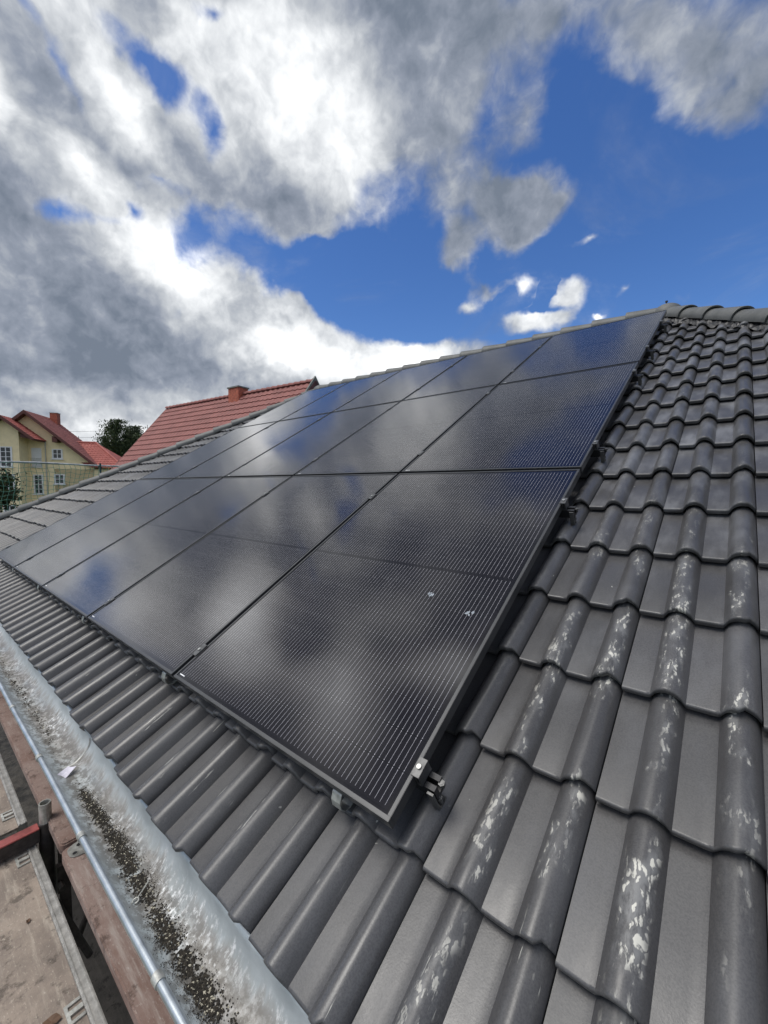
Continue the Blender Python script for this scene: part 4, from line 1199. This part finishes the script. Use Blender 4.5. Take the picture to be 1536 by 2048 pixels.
def yellow_house():
    O = Vector((-54.23, 8.28, 0)); e = Vector((.574, .819, 0)).normalized(); nb = Vector((-.819, .574, 0)).normalized()
    ZC = 0.771
    m4 = Matrix(((e.x, nb.x, 0, O.x), (e.y, nb.y, 0, O.y), (0, 0, 1, ZC), (0, 0, 0, 1)))
    rt = thing('yellow_house', m4 @ Vector((2, 4, -5.17)), 'pale yellow gabled house with red roofs and white windows at the far left', 'house')
    lo = rt.location
    def P(x, y, z):
        return m4 @ Vector((x, y, z))
    def B(mb, x0, x1, y0, y1, z0, z1):
        mb.box(x0, x1, y0, y1, z0, z1, m4)
    DEP = 5.0; GZ0 = -5.17
    pit = math.atan2(7.53 - 2.33, 6.08 - .13)
    # main gable wall
    s = math.tan(pit)
    ax, az = .13, 7.25
    mb = MB(); hwR = 5.65; hwL = 5.4
    mb.prism([P(ax, 0, az), P(ax - hwL, 0, az - s * hwL), P(ax - hwL, 0, GZ0), P(ax + hwR, 0, GZ0), P(ax + hwR, 0, az - s * hwR)], m4.to_3x3() @ Vector((0, DEP - .6, 0)))
    mb.build('wall', M['yellow'], rt, origin=lo)
    # projecting bay with its own gable
    mb = MB(); bx, bz = -1.13, 6.45; s2 = (6.72 - 4.56) / (1.58 + 1.13); bl, br = -2.60, .02
    mb.prism([P(bx, -1.6, bz), P(bl, -1.6, bz - s2 * (bx - bl)), P(bl, -1.6, GZ0), P(br, -1.6, GZ0), P(br, -1.6, bz - s2 * (br - bx))], m4.to_3x3() @ Vector((0, 1.59, 0)))
    mb.build('bay_wall', M['yellow'], rt, origin=lo)
    def roof_pair(axx, azz, run_l, run_r, sl, y0, y1, nm, mat, th=.16):
        a_ = math.atan(sl); ln = {}
        for sg, run in ((1, run_r), (-1, run_l)):
            H = run / math.cos(a_)
            upw = m4.to_3x3() @ Vector((-sg * math.cos(a_), 0, math.sin(a_))); nw = m4.to_3x3() @ Vector((sg * math.sin(a_), 0, math.cos(a_)))
            low = P(axx + sg * run, y0, azz - sl * run)
            mb = MB(); tiled_plane(mb, low, m4.to_3x3() @ Vector((0, 1, 0)), upw, nw, y1 - y0, H, .34, .3, 6, .04)
            r_ = mb.build(nm, M[mat], rt, origin=lo, smooth=True, sharp=40)
            mb = MB(); t0 = P(axx, y0 - .03, azz + .06); t1 = P(axx + sg * run, y0 - .03, azz + .06 - sl * run)
            mb.prism([t0, t1, t1 - nw * (th + .1), t0 - Vector((0, 0, (th + .1) / math.cos(a_)))], m4.to_3x3() @ Vector((0, .05, 0)))
            mb.build('barge_board', M['wood'], r_, origin=lo)
            mb = MB(); t0 = P(axx, y0 + .02, azz - .02); t1 = P(axx + sg * run, y0 + .02, azz - .02 - sl * run)
            mb.prism([t0, t1, t1 - nw * th, t0 - Vector((0, 0, th / math.cos(a_)))], m4.to_3x3() @ Vector((0, y1 - y0 - .04, 0)))
            mb.build('roof_boarding', M['wood'], r_, origin=lo)
    roof_pair(ax, 7.50, 5.9, 6.0, s, -.75, DEP, 'roof', 'redtile')
    roof_pair(bx, 6.72, 2.1, 2.72, s2, -2.2, .1, 'bay_roof', 'redtile2')
    # wing behind to the right
    mb = MB()
    Q = [P(2.9, 3.0, 4.8), P(6.9, 3.0, 4.8)]
    upw = (m4.to_3x3() @ Vector((0, math.cos(R(38)), math.sin(R(38))))); nw = m4.to_3x3() @ Vector((0, -math.sin(R(38)), math.cos(R(38))))
    Lw = 8.2; Hw = 4.6
    tiled_plane(mb, P(.7, 3.0, 4.75) - upw * Hw, m4.to_3x3() @ Vector((1, 0, 0)), upw, nw, Lw, Hw, .36, .33, 8, .05, clipf=lambda a: (5.0 * max(0.0, 1 - a / Hw * 1.25), 4.25 + (Hw - a) * .85))
    # hipped end
    wg = mb.build('wing_roof', M['redtile2'], rt, origin=lo, smooth=True, sharp=40)
    mb = MB(); t = P(.7 + 4.25, 3.0, 4.82); bt = P(.7 + 4.25 + Hw * .85, 3.0, 4.75) - upw * Hw
    mb.tube([t, bt], .13, 8); mb.tube([P(.9, 3.0, 4.82), t], .13, 8); mb.build('wing_ridge', M['redtile2'], wg, origin=lo, smooth=True)
    mb = MB(); mb.add([t, bt, bt + m4.to_3x3() @ Vector((0, 7.4, 0)), t + m4.to_3x3() @ Vector((0, .05, 0))], [(0, 1, 2, 3)]); mb.build('wing_end_roof', M['redtile2'], rt, origin=lo)
    mb = MB(); B(mb, 2.2, 7.9, 0.0, 6.4, GZ0, 1.75); mb.build('wing_wall', M['yellow'], rt, origin=lo)
    # chimney
    mb = MB(); B(mb, .40, 1.10, 3.6, 4.3, 4.0, 8.0); ch = mb.build('chimney', M['brick'], rt, origin=lo)
    mb = MB(); B(mb, .36, 1.14, 3.56, 4.34, 8.002, 8.06); mb.build('chimney_cap', M['dull_alu'], ch, origin=lo)
    # downpipe and brackets
    mb = MB(); mb.tube([P(1.56, -.12, 4.5), P(1.52, -.10, 3.9), P(1.57, -.10, GZ0)], .05, 8); mb.build('downpipe', M['galv'], rt, origin=lo, smooth=True)
    mb = MB(); mb.prism([P(2.4, -.7, 5.05), P(2.85, -.7, 4.75), P(2.85, -.7, 4.45), P(2.4, -.7, 4.45)], m4.to_3x3() @ Vector((0, .7, 0))); mb.build('purlin_end', M['wood'], rt, origin=lo)
    mb = MB(); mb.prism([P(.25, -1.75, 5.1), P(.95, -1.75, 4.75), P(.95, -1.75, 4.6), P(.25, -1.75, 4.75)], m4.to_3x3() @ Vector((0, 1.75, 0))); mb.build('purlin_end', M['wood'], rt, origin=lo)
    def window(x0, x1, z0, z1, y, nx, nz, shutter=False):
        y -= .02
        fr = MB(); t = .09
        B(fr, x0 - .05, x0 + t, y - .03, y + .06, z0, z1); B(fr, x1 - t, x1 + .05, y - .03, y + .06, z0, z1)
        B(fr, x0 + t, x1 - t, y - .03, y + .06, z1 - t, z1); B(fr, x0 + t, x1 - t, y - .03, y + .06, z0, z0 + t)
        for i in range(1, nx):
            xm = x0 + (x1 - x0) * i / nx; B(fr, xm - .035, xm + .035, y - .025, y + .05, z0 + t, z1 - t)
        for i in range(1, nz):
            zm = z0 + (z1 - z0) * i / nz
            for j in range(nx):
                xa = x0 + t if j == 0 else x0 + (x1 - x0) * j / nx + .035; xb = x1 - t if j == nx - 1 else x0 + (x1 - x0) * (j + 1) / nx - .035
                B(fr, xa, xb, y - .022, y + .05, zm - .025, zm + .025)
        f_ = fr.build('window', M['white'], rt, origin=lo)
        g_ = MB(); B(g_, x0 + .02, x1 - .02, y - .008, y + .004, z0 + .02, z1 - .02); g_.build('pane', M['white'] if shutter else M['glass'], f_, origin=lo)
        s_ = MB(); B(s_, x0 - .15, x1 + .15, y - .12, y - .031, z0 - .10, z0 - .01); s_.build('window_sill', M['white'], f_, origin=lo)
        return f_
    window(-1.55, -.60, 1.83, 3.80, -1.6, 2, 4)
    window(.32, 1.08, 1.95, 3.85, 0, 1, 1, True)
    window(2.10, 2.95, 2.80, 3.80, 0, 2, 2)
    window(-1.45, -.50, -.95, 1.15, -1.6, 2, 4)
    window(.38, 1.15, -.84, 1.15, 0, 2, 4)
    window(2.20, 3.05, .20, 1.20, 0, 2, 2)
    window(-1.45, -.50, -3.6, -1.9, -1.6, 2, 3)
    # balcony grille in front of the shuttered window
    mb = MB()
    for i in range(12):
        B(mb, .25 + i * .08, .262 + i * .08, -.14, -.128, 1.95, 2.78)
    B(mb, .24, 1.16, -.145, -.123, 2.78, 2.81); B(mb, .24, 1.16, -.145, -.123, 1.92, 1.948)
    mb.build('window_grille', M['galv'], rt, origin=lo)
yellow_house()

# ------------------------------------------------------------------ trees
def leaf_mat(name, a, b):
    m = Mat(name); oi = m.attr('leaf')
    m.set(color=m.mix(oi, a, b), rough=.6, spec=.3); return m.m
ML = leaf_mat('dark_foliage', (0.018, 0.032, 0.012), (0.065, 0.09, 0.032))
MC = leaf_mat('conifer_needles', (0.012, 0.026, 0.016), (0.035, 0.06, 0.035))
MBK = simple('bark', (0.06, 0.045, 0.035), .9)
def tree(loc, h, w, label, kind, seed, n=9000, leaf=.16, name='tree', group=None):
    rnd = random.Random(seed); loc = Vector(loc)
    rt = thing(name, loc, label, 'tree', group)
    tr = MB()
    tr.tube([loc + Vector((math.sin(i) * .05, math.cos(i) * .04, h * .95 * i / 8)) for i in range(9)], [w * .05 * (1 - i / 8.6) + .02 for i in range(9)], 8)
    tips = []
    for i in range(26 if kind == 'broad' else 40):
        t = rnd.uniform(.18, .95); a = rnd.uniform(0, 6.28)
        if kind == 'broad':
            rad = w * .5 * math.sin(math.pi * min(1, (t * .85 + .12))) ** .7 * rnd.uniform(.6, 1.12); rise = rnd.uniform(.06, .22) * h
        else:
            rad = w * .5 * (1.02 - t) * rnd.uniform(.8, 1.1); rise = -.02 * h
        p0 = loc + Vector((0, 0, t * h * .9)); p1 = p0 + Vector((math.cos(a) * rad, math.sin(a) * rad, rise))
        tr.tube([p0, (p0 + p1) / 2 + Vector((0, 0, .05 * h * rnd.random())), p1], [.05, .03, .012], 5); tips.append((p0, p1))
    tr.build('trunk', MBK, rt, origin=loc)
    cr_ = MB(); vals = []
    for i in range(n):
        p0, p1 = rnd.choice(tips); u = rnd.uniform(.35, 1.05) if kind == 'broad' else rnd.uniform(.1, 1.05)
        spread = w * (.085 if kind == 'broad' else .03) * rnd.uniform(.3, 1.5)
        c = p0.lerp(p1, u) + Vector((rnd.gauss(0, spread), rnd.gauss(0, spread), rnd.gauss(0, spread * (.9 if kind == 'broad' else .4)) - (.02 if kind == 'broad' else .05 * u)))
        if c.z > loc.z + h:
            c.z = loc.z + h - rnd.random() * .3
        q = Euler((rnd.uniform(0, 6.3), rnd.uniform(0, 6.3), rnd.uniform(0, 6.3))).to_matrix(); s = leaf * rnd.uniform(.5, 1.2); el_ = .45 if kind == 'broad' else .22
        cr_.add([c + q @ Vector((-s, 0, 0)), c + q @ Vector((0, -s * el_, .1 * s)), c + q @ Vector((s, 0, 0)), c + q @ Vector((0, s * el_, .1 * s))], [(0, 1, 2, 3)])
        k = rnd.random(); vals += [k] * 4
    cr_.attr['leaf'] = vals
    cr_.build('crown', ML if kind == 'broad' else MC, rt, origin=loc)
    return rt
def at_azel(az, D, z=-4.4):
    return (0.569 + D * math.cos(R(az)), -.698 + D * math.sin(R(az)), z)
G = 'trees between the neighbouring houses'
def hgt(el, D):
    return D * math.tan(R(el)) + .77 + 4.4
tree(at_azel(162.9, 64), hgt(7.5, 64), 5.2, 'dark bushy tree with an open spiky top, just right of the yellow house', 'broad', 1, 22000, .15, 'broadleaf_tree', G)
tree(at_azel(160.9, 66), hgt(7.0, 66), 5.0, 'dark bushy tree in the middle of the clump beside the red roof', 'broad', 2, 20000, .15, 'broadleaf_tree', G)
tree(at_azel(159.9, 60), hgt(6.0, 60), 3.4, 'small bushy tree low against the red roof', 'broad', 5, 7000, .18, 'broadleaf_tree', G)
tree(at_azel(159.7, 68), hgt(7.9, 68), 3.8, 'pointed dark conifer rising right beside the steep red roof edge', 'conifer', 3, 9000, .24, 'conifer_tree')
tree(at_azel(166.4, 85), hgt(6.0, 85), 3.4, 'small distant conifer tip above the wing of the yellow house', 'conifer', 4, 5000, .26, 'conifer_tree')
tree(at_azel(174.0, 24), hgt(3.4, 24), 2.1, 'green leafy tree at the left image edge behind the safety net', 'broad', 6, 7000, .09, 'broadleaf_tree')
# far tree line beyond the houses
mb = MB(); rnd = random.Random(8); vals = []
for i in range(16000):
    az = rnd.uniform(95, 215); D = rnd.uniform(150, 190); H = 5.5 + 2.2 * math.sin(az * .7) + 1.5 * math.sin(az * 2.3)
    c = Vector(at_azel(az, D)) + Vector((0, 0, rnd.uniform(0, 1) ** .7 * H)); q = Euler((rnd.uniform(0, 6), rnd.uniform(0, 6), rnd.uniform(0, 6))).to_matrix(); s = rnd.uniform(.5, 1.2)
    mb.add([c + q @ Vector((-s, 0, 0)), c + q @ Vector((0, -s * .6, 0)), c + q @ Vector((s, 0, 0)), c + q @ Vector((0, s * .6, 0))], [(0, 1, 2, 3)]); vals += [rnd.random()] * 4
mb.attr['leaf'] = vals
struct(mb.build('far_woodland', ML, None, origin=(-150, 60, -4.4)), 'stuff')
# overhead wires in the distance
for k, (z0, z1) in enumerate(((7.4, 7.9), (8.1, 8.7))):
    mb = MB(); a = Vector(at_azel(175, 70, z0)); b = Vector(at_azel(158, 62, z1))
    mb.tube([a.lerp(b, t / 12) - Vector((0, 0, .8 * 4 * (t / 12) * (1 - t / 12))) for t in range(13)], .018, 4)
    o = mb.build('overhead_wire', M['rust'], None, origin=a)
    tag(o, ['lower thin overhead wire crossing behind the yellow house', 'upper thin overhead wire crossing behind the yellow house'][k], 'wire')
